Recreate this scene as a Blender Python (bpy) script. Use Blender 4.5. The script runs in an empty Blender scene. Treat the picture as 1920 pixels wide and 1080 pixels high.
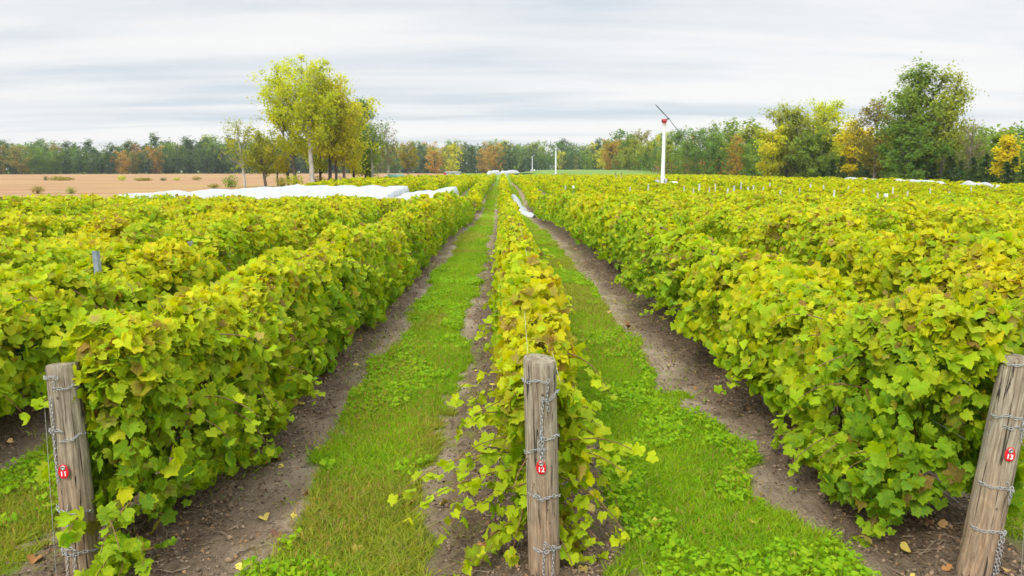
import bpy, math, random
import numpy as np
from math import radians as R, sin, cos, pi
from mathutils import Vector, Matrix

# ------------------------------------------------------------------ camera, sky, sun, exposure
SC = bpy.context.scene
COL = SC.collection
CAM_H, FPX = 2.1, 1400.0                      # camera height; focal length in pixels of the 1920 wide picture
PITCH, YAW = math.atan(218 / FPX), math.atan(19 / FPX)
cam_d = bpy.data.cameras.new("camera")
cam_d.sensor_width, cam_d.lens = 36.0, FPX / 1920 * 36.0
cam_d.clip_start, cam_d.clip_end = 0.05, 6000
cam_d.dof.use_dof, cam_d.dof.focus_distance, cam_d.dof.aperture_fstop = True, 6.0, 5.6
cam = bpy.data.objects.new("camera", cam_d); COL.objects.link(cam)
cam.location = (0, 0, CAM_H)
cam.rotation_euler = (pi / 2 - PITCH, 0, -YAW)
SC.camera = cam
SC.view_settings.view_transform, SC.view_settings.look = 'Standard', 'None'
SC.view_settings.exposure, SC.view_settings.gamma = 0.9, 1.0
SUN_EL, SUN_AZ = R(42), R(-150)               # azimuth clockwise from +Y
sun_d = bpy.data.lights.new("sun", 'SUN')
sun_d.energy, sun_d.angle, sun_d.color = 1.5, R(16), (1.0, 0.95, 0.87)
sun = bpy.data.objects.new("sun", sun_d); COL.objects.link(sun)
sdir = Vector((sin(SUN_AZ) * cos(SUN_EL), cos(SUN_AZ) * cos(SUN_EL), sin(SUN_EL)))
sun.rotation_euler = sdir.to_track_quat('Z', 'Y').to_euler()

class NT:
    """short-hand for building node trees"""
    def __init__(s, tree): s.t = tree; tree.nodes.clear()
    def n(s, kind, **kw):
        nd = s.t.nodes.new(kind)
        for k, v in kw.items():
            if k == 'ins':
                for kk, vv in v.items(): s.set(nd.inputs[kk], vv)
            else: setattr(nd, k, v)
        return nd
    def set(s, sock, v):
        if isinstance(v, bpy.types.NodeSocket): s.t.links.new(v, sock)
        else: sock.default_value = v
    def math(s, op, a, b=0.0, c=None, clamp=False):
        nd = s.n('ShaderNodeMath', operation=op, use_clamp=clamp)
        s.set(nd.inputs[0], a); s.set(nd.inputs[1], b)
        if c is not None: s.set(nd.inputs[2], c)
        return nd.outputs[0]
    def mix(s, f, a, b, blend='MIX'):
        nd = s.n('ShaderNodeMix', data_type='RGBA', blend_type=blend)
        s.set(nd.inputs[0], f); s.set(nd.inputs[6], a); s.set(nd.inputs[7], b)
        return nd.outputs[2]
    def noise(s, vec, scale, detail=4, rough=.55, dist=0.0):
        nd = s.n('ShaderNodeTexNoise', ins={'Vector': vec, 'Scale': scale, 'Detail': detail, 'Roughness': rough, 'Distortion': dist})
        return nd.outputs[0]
    def mapr(s, v, a, b, c=0.0, d=1.0, smooth=False):
        nd = s.n('ShaderNodeMapRange', interpolation_type='SMOOTHSTEP' if smooth else 'LINEAR')
        for i, x in enumerate((v, a, b, c, d)): s.set(nd.inputs[i], x)
        return nd.outputs[0]
    def scalev(s, vec, sc, loc=(0, 0, 0)):
        nd = s.n('ShaderNodeMapping', ins={'Vector': vec, 'Scale': sc, 'Location': loc})
        return nd.outputs[0]
    def bump(s, h, strength, dist):
        return s.n('ShaderNodeBump', ins={'Height': h, 'Strength': strength, 'Distance': dist}).outputs[0]

world = bpy.data.worlds.new("World"); SC.world = world; world.use_nodes = True
w = NT(world.node_tree)
wdir = w.n('ShaderNodeTexCoord').outputs['Generated']
sky = w.n('ShaderNodeTexSky', sky_type='NISHITA', sun_disc=False, sun_elevation=SUN_EL, sun_rotation=SUN_AZ).outputs[0]
sx = w.n('ShaderNodeSeparateXYZ', ins={0: wdir})
zz = w.math('MAXIMUM', sx.outputs[2], 0.0)
den = w.math('ADD', zz, 0.075)
px_ = w.math('DIVIDE', sx.outputs[0], den); py_ = w.math('DIVIDE', sx.outputs[1], den)
pv = w.n('ShaderNodeCombineXYZ', ins={0: px_, 1: py_, 2: 0.0}).outputs[0]
n1 = w.noise(w.scalev(pv, (.13, .50, 1), (3.1, 5.35, 0)), 1.0, 3, .45, .25)
n2 = w.noise(w.scalev(pv, (.30, 1.5, 1), (1.7, 2.4, 4)), 1.0, 4, .5, .3)
n3 = w.noise(w.scalev(pv, (.75, 1.5, 1), (5.2, 0, 8)), 1.0, 6, .6, .6)
mixn = w.math('ADD', w.math('ADD', w.math('MULTIPLY', n1, .52), w.math('MULTIPLY', n2, .34)), w.math('MULTIPLY', n3, .14))
lift = w.mapr(zz, .0, .13, .10, 0.0, True)                 # near the horizon the bands thin out to a pale veil
band = w.mapr(w.math('ADD', mixn, lift), .40, .60, 0, 1, True)
ccol = w.mix(band, (.325, .365, .408, 1), (.515, .508, .498, 1))
dome = w.mapr(zz, .22, .9, 1.0, 3.9)                       # an overcast dome is brightest overhead
ccol = w.mix(1.0, ccol, w.n('ShaderNodeCombineXYZ', ins={0: dome, 1: dome, 2: dome}).outputs[0], 'MULTIPLY')
ccol = w.mix(1.0, ccol, (10, 10, 10, 1), 'MULTIPLY')
scol = w.mix(.95, sky, ccol)
bg = w.n('ShaderNodeBackground', ins={'Color': scol, 'Strength': .1})
wo = w.n('ShaderNodeOutputWorld'); w.t.links.new(bg.outputs[0], wo.inputs[0])
SC.cycles.max_bounces, SC.cycles.diffuse_bounces, SC.cycles.transmission_bounces = 8, 4, 6
SC.cycles.transparent_max_bounces, SC.cycles.volume_bounces = 4, 0
SC.cycles.use_denoising = True

# ------------------------------------------------------------------ numbers
rng = np.random.default_rng(11)
def _hash(ix, iy, iz, seed):
    h = (ix.astype(np.int64) * 374761393 + iy.astype(np.int64) * 668265263 + iz.astype(np.int64) * 2147483647 + seed * 1274126177) & 0xffffffff
    h = ((h ^ (h >> 13)) * 1274126177) & 0xffffffff
    return ((h ^ (h >> 16)) & 0xffff) / 65535.0
def vnoise(x, y, z=None, seed=0):
    """value noise in 0..1"""
    x = np.asarray(x, float); y = np.asarray(y, float) + 0 * x
    z = np.zeros_like(x) if z is None else np.asarray(z, float) + 0 * x
    ix, iy, iz = np.floor(x), np.floor(y), np.floor(z)
    fx, fy, fz = x - ix, y - iy, z - iz
    fx, fy, fz = fx * fx * (3 - 2 * fx), fy * fy * (3 - 2 * fy), fz * fz * (3 - 2 * fz)
    o = 0
    for a in (0, 1):
        for b in (0, 1):
            for c in (0, 1):
                wgt = (fx if a else 1 - fx) * (fy if b else 1 - fy) * (fz if c else 1 - fz)
                o = o + wgt * _hash(ix + a, iy + b, iz + c, seed)
    return o
def fbm(x, y, z=None, seed=0, octv=3):
    o, a, t = 0, 1.0, 0
    for i in range(octv):
        f = 2 ** i
        o = o + a * vnoise(np.asarray(x) * f, np.asarray(y) * f, None if z is None else np.asarray(z) * f, seed + i * 7); t += a; a *= .5
    return o / t
def sstep(a, b, x):
    t = np.clip((np.asarray(x, float) - a) / (b - a), 0, 1); return t * t * (3 - 2 * t)
def gz(x, y):
    """height of the land: a shallow swale crosses the rows about 47 m out, far land rises a little"""
    x = np.asarray(x, float); y = np.asarray(y, float)
    s = np.where(y < 47, 17.0, 19.0)
    return -0.80 * np.exp(-((y - 47) / s) ** 2) + 1.1 * sstep(110, 400, y) + 1.9 * sstep(4, 26, x) * sstep(192, 280, y)
ROW0, PITCHX = 0.22, 2.25                     # x of the row behind post 12, distance between rows
def rowx(k): return ROW0 + PITCHX * k         # k = 0 is the row of post 12
_cp, _sp, _cy, _sy = cos(PITCH), sin(PITCH), cos(YAW), sin(YAW)
def ray(px, py):
    a, b = (px - 960) / FPX, (540 - py) / FPX
    fy, fz = _cp + b * _sp, -_sp + b * _cp     # camera looking along +Y, pitched down
    return np.array((a * _cy + fy * _sy, -a * _sy + fy * _cy, fz))
def at(px, py, Y):
    d = ray(px, py); t = Y / d[1]
    return np.array((d[0] * t, Y, CAM_H + d[2] * t))
def xat(px, Y): return at(px, 322, Y)[0]
def on_ground(px, py):
    for Y in np.arange(2.5, 900, .02 if py > 360 else .2):
        p = at(px, py, Y)
        if p[2] <= gz(p[0], Y): return p
    return at(px, py, 900)

# ------------------------------------------------------------------ mesh helpers
class MB:
    """collects triangles / quads with a colour per vertex, links them as ONE mesh object"""
    def __init__(s): s.v, s.f3, s.f4, s.c, s.n = [], [], [], [], 0
    def add(s, v, f, c=(1, 1, 1)):
        v = np.asarray(v, float).reshape(-1, 3); f = np.asarray(f, np.int64)
        c = np.asarray(c, float)
        if c.ndim == 1: c = np.tile(c[:3], (len(v), 1))
        if len(f): (s.f3 if f.shape[1] == 3 else s.f4).append(f + s.n)
        s.v.append(v); s.c.append(c); s.n += len(v)
    def mesh(s, name, smooth=True):
        me = bpy.data.meshes.new(name)
        v = np.concatenate(s.v) if s.v else np.zeros((0, 3))
        c = np.concatenate(s.c) if s.c else np.zeros((0, 3))
        f3 = np.concatenate(s.f3) if s.f3 else np.zeros((0, 3), np.int64)
        f4 = np.concatenate(s.f4) if s.f4 else np.zeros((0, 4), np.int64)
        me.vertices.add(len(v)); me.vertices.foreach_set('co', v.ravel().astype(np.float32))
        nl = f3.size + f4.size
        me.loops.add(nl); me.loops.foreach_set('vertex_index', np.concatenate((f3.ravel(), f4.ravel())).astype(np.int32))
        me.polygons.add(len(f3) + len(f4))
        st = np.concatenate((np.arange(len(f3)) * 3, f3.size + np.arange(len(f4)) * 4)).astype(np.int32)
        me.polygons.foreach_set('loop_start', st)
        me.polygons.foreach_set('use_smooth', np.full(len(f3) + len(f4), smooth))
        at_ = me.color_attributes.new('col', 'FLOAT_COLOR', 'POINT')
        at_.data.foreach_set('color', np.concatenate((c, np.ones((len(c), 1))), 1).ravel().astype(np.float32))
        me.update(); me.validate()
        return me
    def build(s, name, mat, parent=None, smooth=True):
        me = s.mesh(name, smooth); me.materials.append(mat)
        o = bpy.data.objects.new(name, me); COL.objects.link(o)
        if parent: o.parent = parent
        return o
def tube(mb, pts, rad, seg=8, col=(1, 1, 1), cap=True, closed=False):
    pts = np.asarray(pts, float); n = len(pts); rad = np.broadcast_to(np.asarray(rad, float), (n,))
    tan = np.roll(pts, -1, 0) - np.roll(pts, 1, 0) if closed else np.gradient(pts, axis=0)
    tan /= np.linalg.norm(tan, axis=1)[:, None] + 1e-9
    ref = np.array((0, 0, 1.)) if abs(tan[:, 2]).mean() < .9 else np.array((0, 1., 0))
    s_ = np.cross(tan, ref); s_ /= np.linalg.norm(s_, axis=1)[:, None] + 1e-9
    u_ = np.cross(s_, tan)
    a = np.arange(seg) * 2 * pi / seg
    ring = s_[:, None] * np.cos(a)[None, :, None] + u_[:, None] * np.sin(a)[None, :, None]
    v = (pts[:, None] + ring * rad[:, None, None]).reshape(-1, 3)
    i = np.arange(n if closed else n - 1)[:, None] * seg; j = np.arange(seg)[None]; j2 = (j + 1) % seg
    i2 = (i + seg) % (n * seg)
    f = np.stack((i + j, i2 + j, i2 + j2, i + j2), -1).reshape(-1, 4)
    base = mb.n
    mb.add(v, f, col)
    if cap and not closed:
        for e, r0 in ((0, 0), (n - 1, (n - 1) * seg)):
            idx = np.arange(seg) + r0
            tri = [(idx[0], idx[k + 1], idx[k]) if e == 0 else (idx[0], idx[k], idx[k + 1]) for k in range(1, seg - 1)]
            mb.f3.append(np.asarray(tri) + base)
def box(mb, lo, hi, col=(1, 1, 1), bev=0.0, M=None):
    lo, hi = np.asarray(lo, float), np.asarray(hi, float)
    b = min(bev, .45 * (hi - lo).min())
    vs, ids = [], {}
    for i in range(8):
        s = np.array([(i >> k) & 1 for k in range(3)])
        p = np.where(s, hi, lo); d = np.where(s, -1, 1) * b
        for ax in range(3):
            q = p.copy()
            for k in range(3):
                if k != ax: q[k] += d[k]
            ids[(i, ax)] = len(vs); vs.append(q)
    f4, f3 = [], []
    for ax in range(3):
        o1, o2 = (ax + 1) % 3, (ax + 2) % 3
        for sd in (0, 1):
            q = [sd << ax | (a << o1) | (b_ << o2) for a, b_ in ((0, 0), (1, 0), (1, 1), (0, 1))]
            f4.append([ids[(i, ax)] for i in (q if sd else q[::-1])])
    if b > 0:
        for ax in range(3):
            o1, o2 = (ax + 1) % 3, (ax + 2) % 3
            for a in (0, 1):
                for c in (0, 1):
                    i0 = (a << o1) | (c << o2); i1 = i0 | (1 << ax)
                    f4.append([ids[(i0, o1)], ids[(i1, o1)], ids[(i1, o2)], ids[(i0, o2)]])
        for i in range(8): f3.append([ids[(i, 0)], ids[(i, 1)], ids[(i, 2)]])
    v = np.array(vs)
    if M is not None: v = np.array([tuple(M @ Vector(p)) for p in v])
    base = mb.n
    mb.add(v, f4, col)
    if f3: mb.f3.append(np.asarray(f3) + base)
def tag(o, label=None, cat=None, group=None, kind=None):
    if label: o['label'] = label
    if cat: o['category'] = cat
    if group: o['group'] = group
    if kind: o['kind'] = kind
    return o
def empty(name, loc):
    o = bpy.data.objects.new(name, None); COL.objects.link(o); o.location = tuple(loc); o.empty_display_size = .2
    return o
def copy_tree(o, loc=None, rz=0.0, scale=None):
    c = o.copy(); COL.objects.link(c)
    if loc is not None: c.location = tuple(loc)
    c.rotation_euler = (0, 0, rz)
    if scale is not None: c.scale = scale if hasattr(scale, '__len__') else (scale,) * 3
    for ch in o.children:
        d = ch.copy(); COL.objects.link(d); d.parent = c
        for g in ch.children:
            e = g.copy(); COL.objects.link(e); e.parent = d
    return c

# ------------------------------------------------------------------ materials
def material(name, fn):
    m = bpy.data.materials.new(name); m.use_nodes = True
    t = NT(m.node_tree); out = t.n('ShaderNodeOutputMaterial')
    t.t.links.new(fn(t), out.inputs[0]); return m
def vcol(t): return t.n('ShaderNodeAttribute', attribute_name='col').outputs['Color']
def pos(t): return t.n('ShaderNodeNewGeometry').outputs['Position']
def objc(t): return t.n('ShaderNodeTexCoord').outputs['Object']
def pbsdf(t, col, rough=.7, **kw):
    b = t.n('ShaderNodeBsdfPrincipled', ins={'Base Color': col, 'Roughness': rough})
    for k, v in kw.items(): t.set(b.inputs[k.replace('_', ' ')], v)
    return b.outputs[0]
def leaf_mat(name, transl=.35, rough=.5, spec=.35, mottle=60.0, pale=.35):
    def fn(t):
        g = t.n('ShaderNodeNewGeometry'); c = vcol(t)
        n = t.noise(g.outputs['Position'], mottle, 3, .6)
        c = t.mix(t.mapr(n, .38, .7, 0, .6), c, t.mix(.5, c, (.56, .46, .008, 1)))
        c = t.mix(t.mapr(t.noise(g.outputs['Position'], mottle * 2.3, 2), .3, .7), t.mix(1, c, (.78, .8, .75, 1), 'MULTIPLY'), c)
        c = t.mix(t.math('MULTIPLY', g.outputs['Backfacing'], pale), c, (.38, .48, .09, 1))
        b = pbsdf(t, c, rough, Specular_IOR_Level=spec)
        tr = t.n('ShaderNodeBsdfTranslucent', ins={'Color': t.mix(1, c, (1.25, 1.2, .6, 1), 'MULTIPLY')}).outputs[0]
        return t.n('ShaderNodeMixShader', ins={0: transl, 1: b, 2: tr}).outputs[0]
    return material(name, fn)
M = {}
M['vine'] = leaf_mat('vine_leaf', .42, .6, .10, 60.0, .12)
M['vine_far'] = leaf_mat('vine_leaf_far', .42, .65, .08, 9.0, .0)
M['treeleaf'] = leaf_mat('tree_leaf', .55, .6, .1, 2.0, .0)
M['grass'] = leaf_mat('grass_blade', .5, .6, .12, 12.0, .0)
def wood_fn(t):
    o = objc(t); c = vcol(t)
    gr = t.noise(t.scalev(o, (75, 75, 4.5)), 1.0, 8, .72, .5)
    fine = t.noise(t.scalev(o, (170, 170, 6)), 1.0, 3, .6)
    st = t.noise(t.scalev(o, (14, 14, 2.5), (4, 2, 1)), 1.0, 4, .6, .6)
    c = t.mix(t.mapr(gr, .38, .66), t.mix(1, c, (.36, .32, .28, 1), 'MULTIPLY'), c)
    blot = t.noise(t.scalev(o, (11, 11, 8), (7, 1, 3)), 1.0, 5, .7)
    c = t.mix(t.mapr(blot, .30, .70), t.mix(1, c, (.72, .70, .67, 1), 'MULTIPLY'), t.mix(1, c, (1.2, 1.18, 1.14, 1), 'MULTIPLY'))
    c = t.mix(t.mapr(st, .52, .68, 0, .75), c, (.13, .07, .036, 1))
    c = t.mix(t.mapr(fine, .35, .75, 0, .45), c, (.38, .34, .27, 1))
    crack = t.mapr(t.noise(t.scalev(o, (46, 46, 2.4), (9, 3, 5)), 1.0, 4, .55, .8), .615, .645)
    c = t.mix(t.math('MULTIPLY', crack, .88), c, (.03, .022, .016, 1))
    h = t.math('SUBTRACT', t.math('ADD', gr, t.math('MULTIPLY', fine, .4)), t.math('MULTIPLY', crack, 1.4))
    return pbsdf(t, c, .88, Normal=t.bump(h, 1.0, .010), Specular_IOR_Level=.2)
M['postwood'] = material('weathered_wood', wood_fn)
def bark_fn(t):
    o = pos(t); c = vcol(t)
    n = t.noise(t.scalev(o, (40, 40, 9)), 1.0, 5, .65)
    c = t.mix(t.mapr(n, .35, .65), t.mix(1, c, (.45, .42, .4, 1), 'MULTIPLY'), c)
    return pbsdf(t, c, .9, Normal=t.bump(n, .8, .01))
M['bark'] = material('vine_bark', bark_fn)
def tbark_fn(t):
    o = pos(t); c = vcol(t)
    n = t.noise(t.scalev(o, (4, 4, 1.6)), 1.0, 5, .65)
    return pbsdf(t, t.mix(t.mapr(n, .35, .65), t.mix(1, c, (.5, .48, .46, 1), 'MULTIPLY'), c), .9)
M['treebark'] = material('tree_bark', tbark_fn)
M['chain'] = material('galvanised_chain', lambda t: pbsdf(t, t.mix(t.noise(pos(t), 90, 3), (.28, .28, .28, 1), (.52, .52, .51, 1)), .6, Metallic=.45))
M['wire'] = material('trellis_wire', lambda t: pbsdf(t, (.55, .57, .56, 1), .4, Metallic=.6))
M['steel'] = material('galvanised_post', lambda t: pbsdf(t, t.mix(t.mapr(t.noise(pos(t), 14, 4), .35, .7), (.22, .26, .32, 1), (.36, .41, .47, 1)), .5, Metallic=.35))
M['palepost'] = material('pale_stake', lambda t: pbsdf(t, t.mix(t.mapr(t.noise(pos(t), 6, 4), .35, .7), (.40, .40, .37, 1), (.62, .62, .60, 1)), .6))
M['red'] = material('red_plastic', lambda t: pbsdf(t, t.mix(t.mapr(t.noise(objc(t), 120, 4), .45, .75, 0, .5), (.62, .012, .022, 1), (.45, .03, .03, 1)), .6, Specular_IOR_Level=.25))
M['white_ink'] = material('white_number', lambda t: pbsdf(t, (.85, .84, .82, 1), .5))
M['grommet'] = material('grey_rivet', lambda t: pbsdf(t, t.mix(t.noise(objc(t), 300, 2), (.25, .25, .24, 1), (.55, .54, .52, 1)), .4, Metallic=.8))
def net_fn(t):
    o = pos(t); n = t.noise(t.scalev(o, (3, 1.2, 3)), 1.0, 5, .6, .5)
    f = t.noise(o, 26, 3)
    c = t.mix(t.mapr(n, .35, .7), (.54, .55, .565, 1), (.70, .705, .70, 1))
    b = pbsdf(t, c, .85, Normal=t.bump(t.math('ADD', n, t.math('MULTIPLY', f, .3)), 1.0, .16))
    tr = t.n('ShaderNodeBsdfTranslucent', ins={'Color': (.7, .71, .71, 1)}).outputs[0]
    return t.n('ShaderNodeMixShader', ins={0: .3, 1: b, 2: tr}).outputs[0]
M['net'] = material('white_netting', net_fn)
M['tower'] = material('white_paint', lambda t: pbsdf(t, t.mix(t.mapr(t.noise(t.scalev(pos(t), (3, 3, .5)), 1.0, 4), .4, .7), (.74, .75, .76, 1), (.66, .68, .70, 1)), .45))
M['redpaint'] = material('red_paint', lambda t: pbsdf(t, t.mix(t.noise(pos(t), 5, 3), (.42, .04, .05, 1), (.55, .07, .07, 1)), .5))
M['darkmetal'] = material('dark_blade', lambda t: pbsdf(t, t.mix(t.noise(pos(t), 3, 3), (.11, .12, .13, 1), (.22, .23, .24, 1)), .5))
M['grey'] = material('grey_metal', lambda t: pbsdf(t, t.mix(t.noise(pos(t), 4, 3), (.32, .31, .32, 1), (.45, .44, .45, 1)), .6))
M['greentank'] = material('green_tank', lambda t: pbsdf(t, t.mix(t.noise(pos(t), 3, 3), (.10, .27, .20, 1), (.15, .34, .26, 1)), .5))
M['tan'] = material('tan_timber', lambda t: pbsdf(t, t.mix(t.noise(t.scalev(pos(t), (8, 8, 1)), 1.0, 3), (.42, .33, .20, 1), (.58, .48, .32, 1)), .8))
def ground_fn(t):
    o = pos(t); a = t.n('ShaderNodeSeparateColor', ins={0: vcol(t)})
    gmask, moss, dark = a.outputs[0], a.outputs[1], a.outputs[2]
    n1 = t.noise(o, 1.3, 5, .6); n2 = t.noise(t.scalev(o, (22, 9, 22)), 1.0, 6, .65, .4); n3 = t.noise(o, 75, 4, .6)
    dirt = t.mix(t.mapr(n2, .34, .66), (.165, .112, .064, 1), (.43, .32, .21, 1))
    dirt = t.mix(t.mapr(n1, .4, .62, 0, .55), dirt, (.56, .44, .31, 1))
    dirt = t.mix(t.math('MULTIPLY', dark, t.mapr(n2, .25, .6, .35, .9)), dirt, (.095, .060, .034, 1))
    dirt = t.mix(t.math('MULTIPLY', moss, t.mapr(t.noise(o, 9, 5, .65), .48, .62, 0, .8)), dirt, (.20, .20, .022, 1))
    dirt = t.mix(t.mapr(n3, .35, .75, 0, .5), dirt, t.mix(1, dirt, (.5, .48, .46, 1), 'MULTIPLY'))
    g = t.mix(t.mapr(t.noise(o, 6, 4, .6), .3, .7), (.10, .22, .006, 1), (.22, .34, .010, 1))
    g = t.mix(t.mapr(t.noise(t.scalev(o, (.9, .35, 1)), 1.0, 4, .6), .5, .72, 0, .8), g, (.24, .22, .06, 1))
    c = t.mix(gmask, dirt, g)
    h = t.math('ADD', t.math('MULTIPLY', n2, 1.0), t.math('MULTIPLY', n3, .35))
    return pbsdf(t, c, .95, Normal=t.bump(h, 1.0, .05), Specular_IOR_Level=.15)
M['ground'] = material('vineyard_soil', ground_fn)
def field_fn(t):
    o = pos(t)
    n = t.noise(t.scalev(o, (.05, .22, 1)), 1.0, 6, .62); f = t.noise(o, 2.2, 5, .7)
    c = t.mix(t.mapr(n, .35, .65), (.27, .150, .074, 1), (.41, .243, .125, 1))
    c = t.mix(t.mapr(f, .35, .7, 0, .5), c, (.22, .11, .052, 1))
    c = t.mix(t.mapr(t.noise(t.scalev(o, (.02, .11, 1), (3, 7, 0)), 1.0, 4, .6), .53, .64, 0, .85), c, (.36, .31, .075, 1))
    return pbsdf(t, c, .95, Normal=t.bump(f, .8, .15), Specular_IOR_Level=.1)
M['field'] = material('brown_crop', field_fn)
def meadow_fn(t):
    o = pos(t); n = t.noise(t.scalev(o, (.06, .3, 1)), 1.0, 6, .62); f = t.noise(o, 2.0, 5, .7)
    c = t.mix(t.mapr(n, .35, .65), (.12, .20, .035, 1), (.20, .28, .06, 1))
    return pbsdf(t, t.mix(t.mapr(f, .35, .7, 0, .5), c, (.10, .15, .03, 1)), .95, Specular_IOR_Level=.1)
M['meadow'] = material('green_meadow', meadow_fn)
M['litter'] = material('dry_litter', lambda t: pbsdf(t, vcol(t), .9))
M['earth'] = material('dark_earth', lambda t: pbsdf(t, t.mix(t.noise(pos(t), 1.6, 5), (.05, .035, .025, 1), (.16, .11, .075, 1)), .95))

# ------------------------------------------------------------------ ground
def grass_mask(x, y):
    """1 in the mown strip down the middle of each alley, 0 on the bare soil under the vines"""
    k = (x - ROW0) / PITCHX; fr = k - np.floor(k)                     # 0..1 across an alley
    al = np.floor(k)
    n = (fbm(x * 2.2, y * 1.1, None, 21) - .5) * .22 + (fbm(x * 7, y * 5, None, 22, 2) - .5) * .12
    lo = np.where(al == 0, .21, np.where(al == -1, .305, .27)); hi = np.where(al == 0, .64, np.where(al == -1, .70, .72))
    hi = hi + np.where((al == 0) & (y < 7), (7 - y) * .032, 0)
    m = sstep(lo - .02, lo + .03, fr + n) * (1 - sstep(hi - .03, hi + .02, fr + n))
    lane = sstep(47.6, 48.4, y) * (1 - sstep(51, 51.8, y))
    return np.where(y < 150, np.clip(m - .6 * lane, 0, 1), .9)
def axis(*segs):
    a = [np.arange(s, e, d) for s, e, d in segs]; return np.concatenate(a + [np.array([segs[-1][1]])])
gx = axis((-3000, -400, 260), (-400, -60, 20), (-60, -8, 1.3), (-8, -4, .18), (-4, 5, .045), (5, 9, .18), (9, 60, 1.3), (60, 400, 20), (400, 3000, 260))
gy = axis((-300, -20, 40), (-20, 2, 1.1), (2, 9, .04), (9, 20, .12), (20, 70, .6), (70, 140, 3), (140, 400, 13), (400, 3200, 200))
GX, GY = np.meshgrid(gx, gy)
fx_, fy_ = GX.ravel(), GY.ravel()
def row_dist(x):
    k = (x - ROW0) / PITCHX; return np.abs(k - np.round(k)) * PITCHX
def soil_relief(x, y):
    d = row_dist(x); near = 1 - sstep(60, 150, y)
    h = .07 * np.exp(-(d / .33) ** 2)                                  # hilled-up soil under each row
    h = h + (fbm(x * 7, y * 7, None, 31, 4) - .5) * .075 * (1 - sstep(.45, 1.0, d)) + (fbm(x * 1.3, y * 1.3, None, 33) - .5) * .05
    return h * near
gmv = grass_mask(fx_, fy_)
mossv = sstep(.28, .45, row_dist(fx_)) * (1 - sstep(.75, 1.0, row_dist(fx_))) * sstep(.42, .6, fbm(fx_ * .8, fy_ * .35, None, 41))
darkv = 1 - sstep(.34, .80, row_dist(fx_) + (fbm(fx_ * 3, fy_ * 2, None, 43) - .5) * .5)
gb = MB()
GZ = gz(fx_, fy_) + soil_relief(fx_, fy_)
nx = len(gx); ii = np.arange(len(gy) - 1)[:, None] * nx; jj = np.arange(nx - 1)[None]
gf = np.stack((ii + jj, ii + jj + 1, ii + nx + jj + 1, ii + nx + jj), -1).reshape(-1, 4)
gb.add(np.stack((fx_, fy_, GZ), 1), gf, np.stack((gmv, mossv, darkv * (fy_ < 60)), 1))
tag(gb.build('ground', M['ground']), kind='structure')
def gh(x, y): return gz(x, y) + soil_relief(np.asarray(x, float), np.asarray(y, float))
def sheet(name, mat, outline_lo, outline_hi, ys, nx_=24, lift=.05):
    mb = MB(); ys = np.asarray(ys, float)
    lo = np.array([outline_lo(y) for y in ys]); hi = np.array([outline_hi(y) for y in ys])
    s = np.linspace(0, 1, nx_)
    X = lo[:, None] + (hi - lo)[:, None] * s[None]; Y = np.repeat(ys[:, None], nx_, 1)
    i = np.arange(len(ys) - 1)[:, None] * nx_; j = np.arange(nx_ - 1)[None]
    f = np.stack((i + j, i + j + 1, i + nx_ + j + 1, i + nx_ + j), -1).reshape(-1, 4)
    mb.add(np.stack((X.ravel(), Y.ravel(), gz(X.ravel(), Y.ravel()) + lift), 1), f)
    return tag(mb.build(name, mat), kind='structure')
def left_edge(y):           # left side of the vineyard beyond the cross lane
    return float(np.interp(y, [48, 51, 65, 200, 400], [-200, -28.5, -20, -17, -25]))
sheet('field', M['field'], lambda y: -420, left_edge, list(np.arange(52, 120, 4)) + list(np.arange(120, 520, 20)))
def right_edge(y): return float(np.interp(y, [50, 180, 420], [50, 53, 70]))
sheet('meadow', M['meadow'], lambda y: -8 if y > 300 else 14, right_edge, list(np.arange(196, 460, 16)), lift=.12)

# ------------------------------------------------------------------ leaves
_half = [(.20, .40), (.43, .34), (.47, .16), (.58, -.02), (.44, -.20), (.26, -.37)]
LEAF_A = np.array([(0, .02)] + [(0, .22)] + _half + [(0, -.58)] + [(-x, y) for x, y in _half[::-1]])
_t = len(LEAF_A) - 1
FAN_A = np.array([(0, 1 + i, 1 + (i + 1) % _t) for i in range(_t)])
LEAF_B = np.array([(0, 0), (0, .2), (.42, .3), (.52, -.08), (0, -.58), (-.52, -.08), (-.42, .3)])
FAN_B = np.array([(0, 1 + i, 1 + (i + 1) % 6) for i in range(6)])
LEAF_C = np.array([(0, .35), (.5, .05), (.1, -.55), (-.45, -.1)]); FAN_C = np.array([(0, 1, 2), (0, 2, 3)])
_phi = np.linspace(0, 2 * pi, 31)[:-1]                                # 0 = tip, pi = stalk notch
def _lobe(p, c, wd): return np.exp(-(((p - c + pi) % (2 * pi) - pi) / wd) ** 2)
_r = .40 + .19 * _lobe(_phi, 0, .30) + .14 * (_lobe(_phi, 1.05, .28) + _lobe(_phi, -1.05, .28)) + .10 * (_lobe(_phi, 2.15, .34) + _lobe(_phi, -2.15, .34)) - .22 * _lobe(_phi, pi, .26)
_r = _r * np.where(np.arange(30) % 2 == 0, 1.07, .93)
LEAF_N = np.concatenate(([[0, .04]], np.stack((_r * np.sin(_phi), -_r * np.cos(_phi)), 1)))
FAN_N = np.array([(0, 1 + (i + 1) % 30, 1 + i) for i in range(30)])
LODS = {'N': (LEAF_N, FAN_N), 'A': (LEAF_A, FAN_A), 'B': (LEAF_B, FAN_B), 'C': (LEAF_C, FAN_C)}
def unit(v): return v / (np.linalg.norm(v, axis=-1, keepdims=True) + 1e-9)
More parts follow.
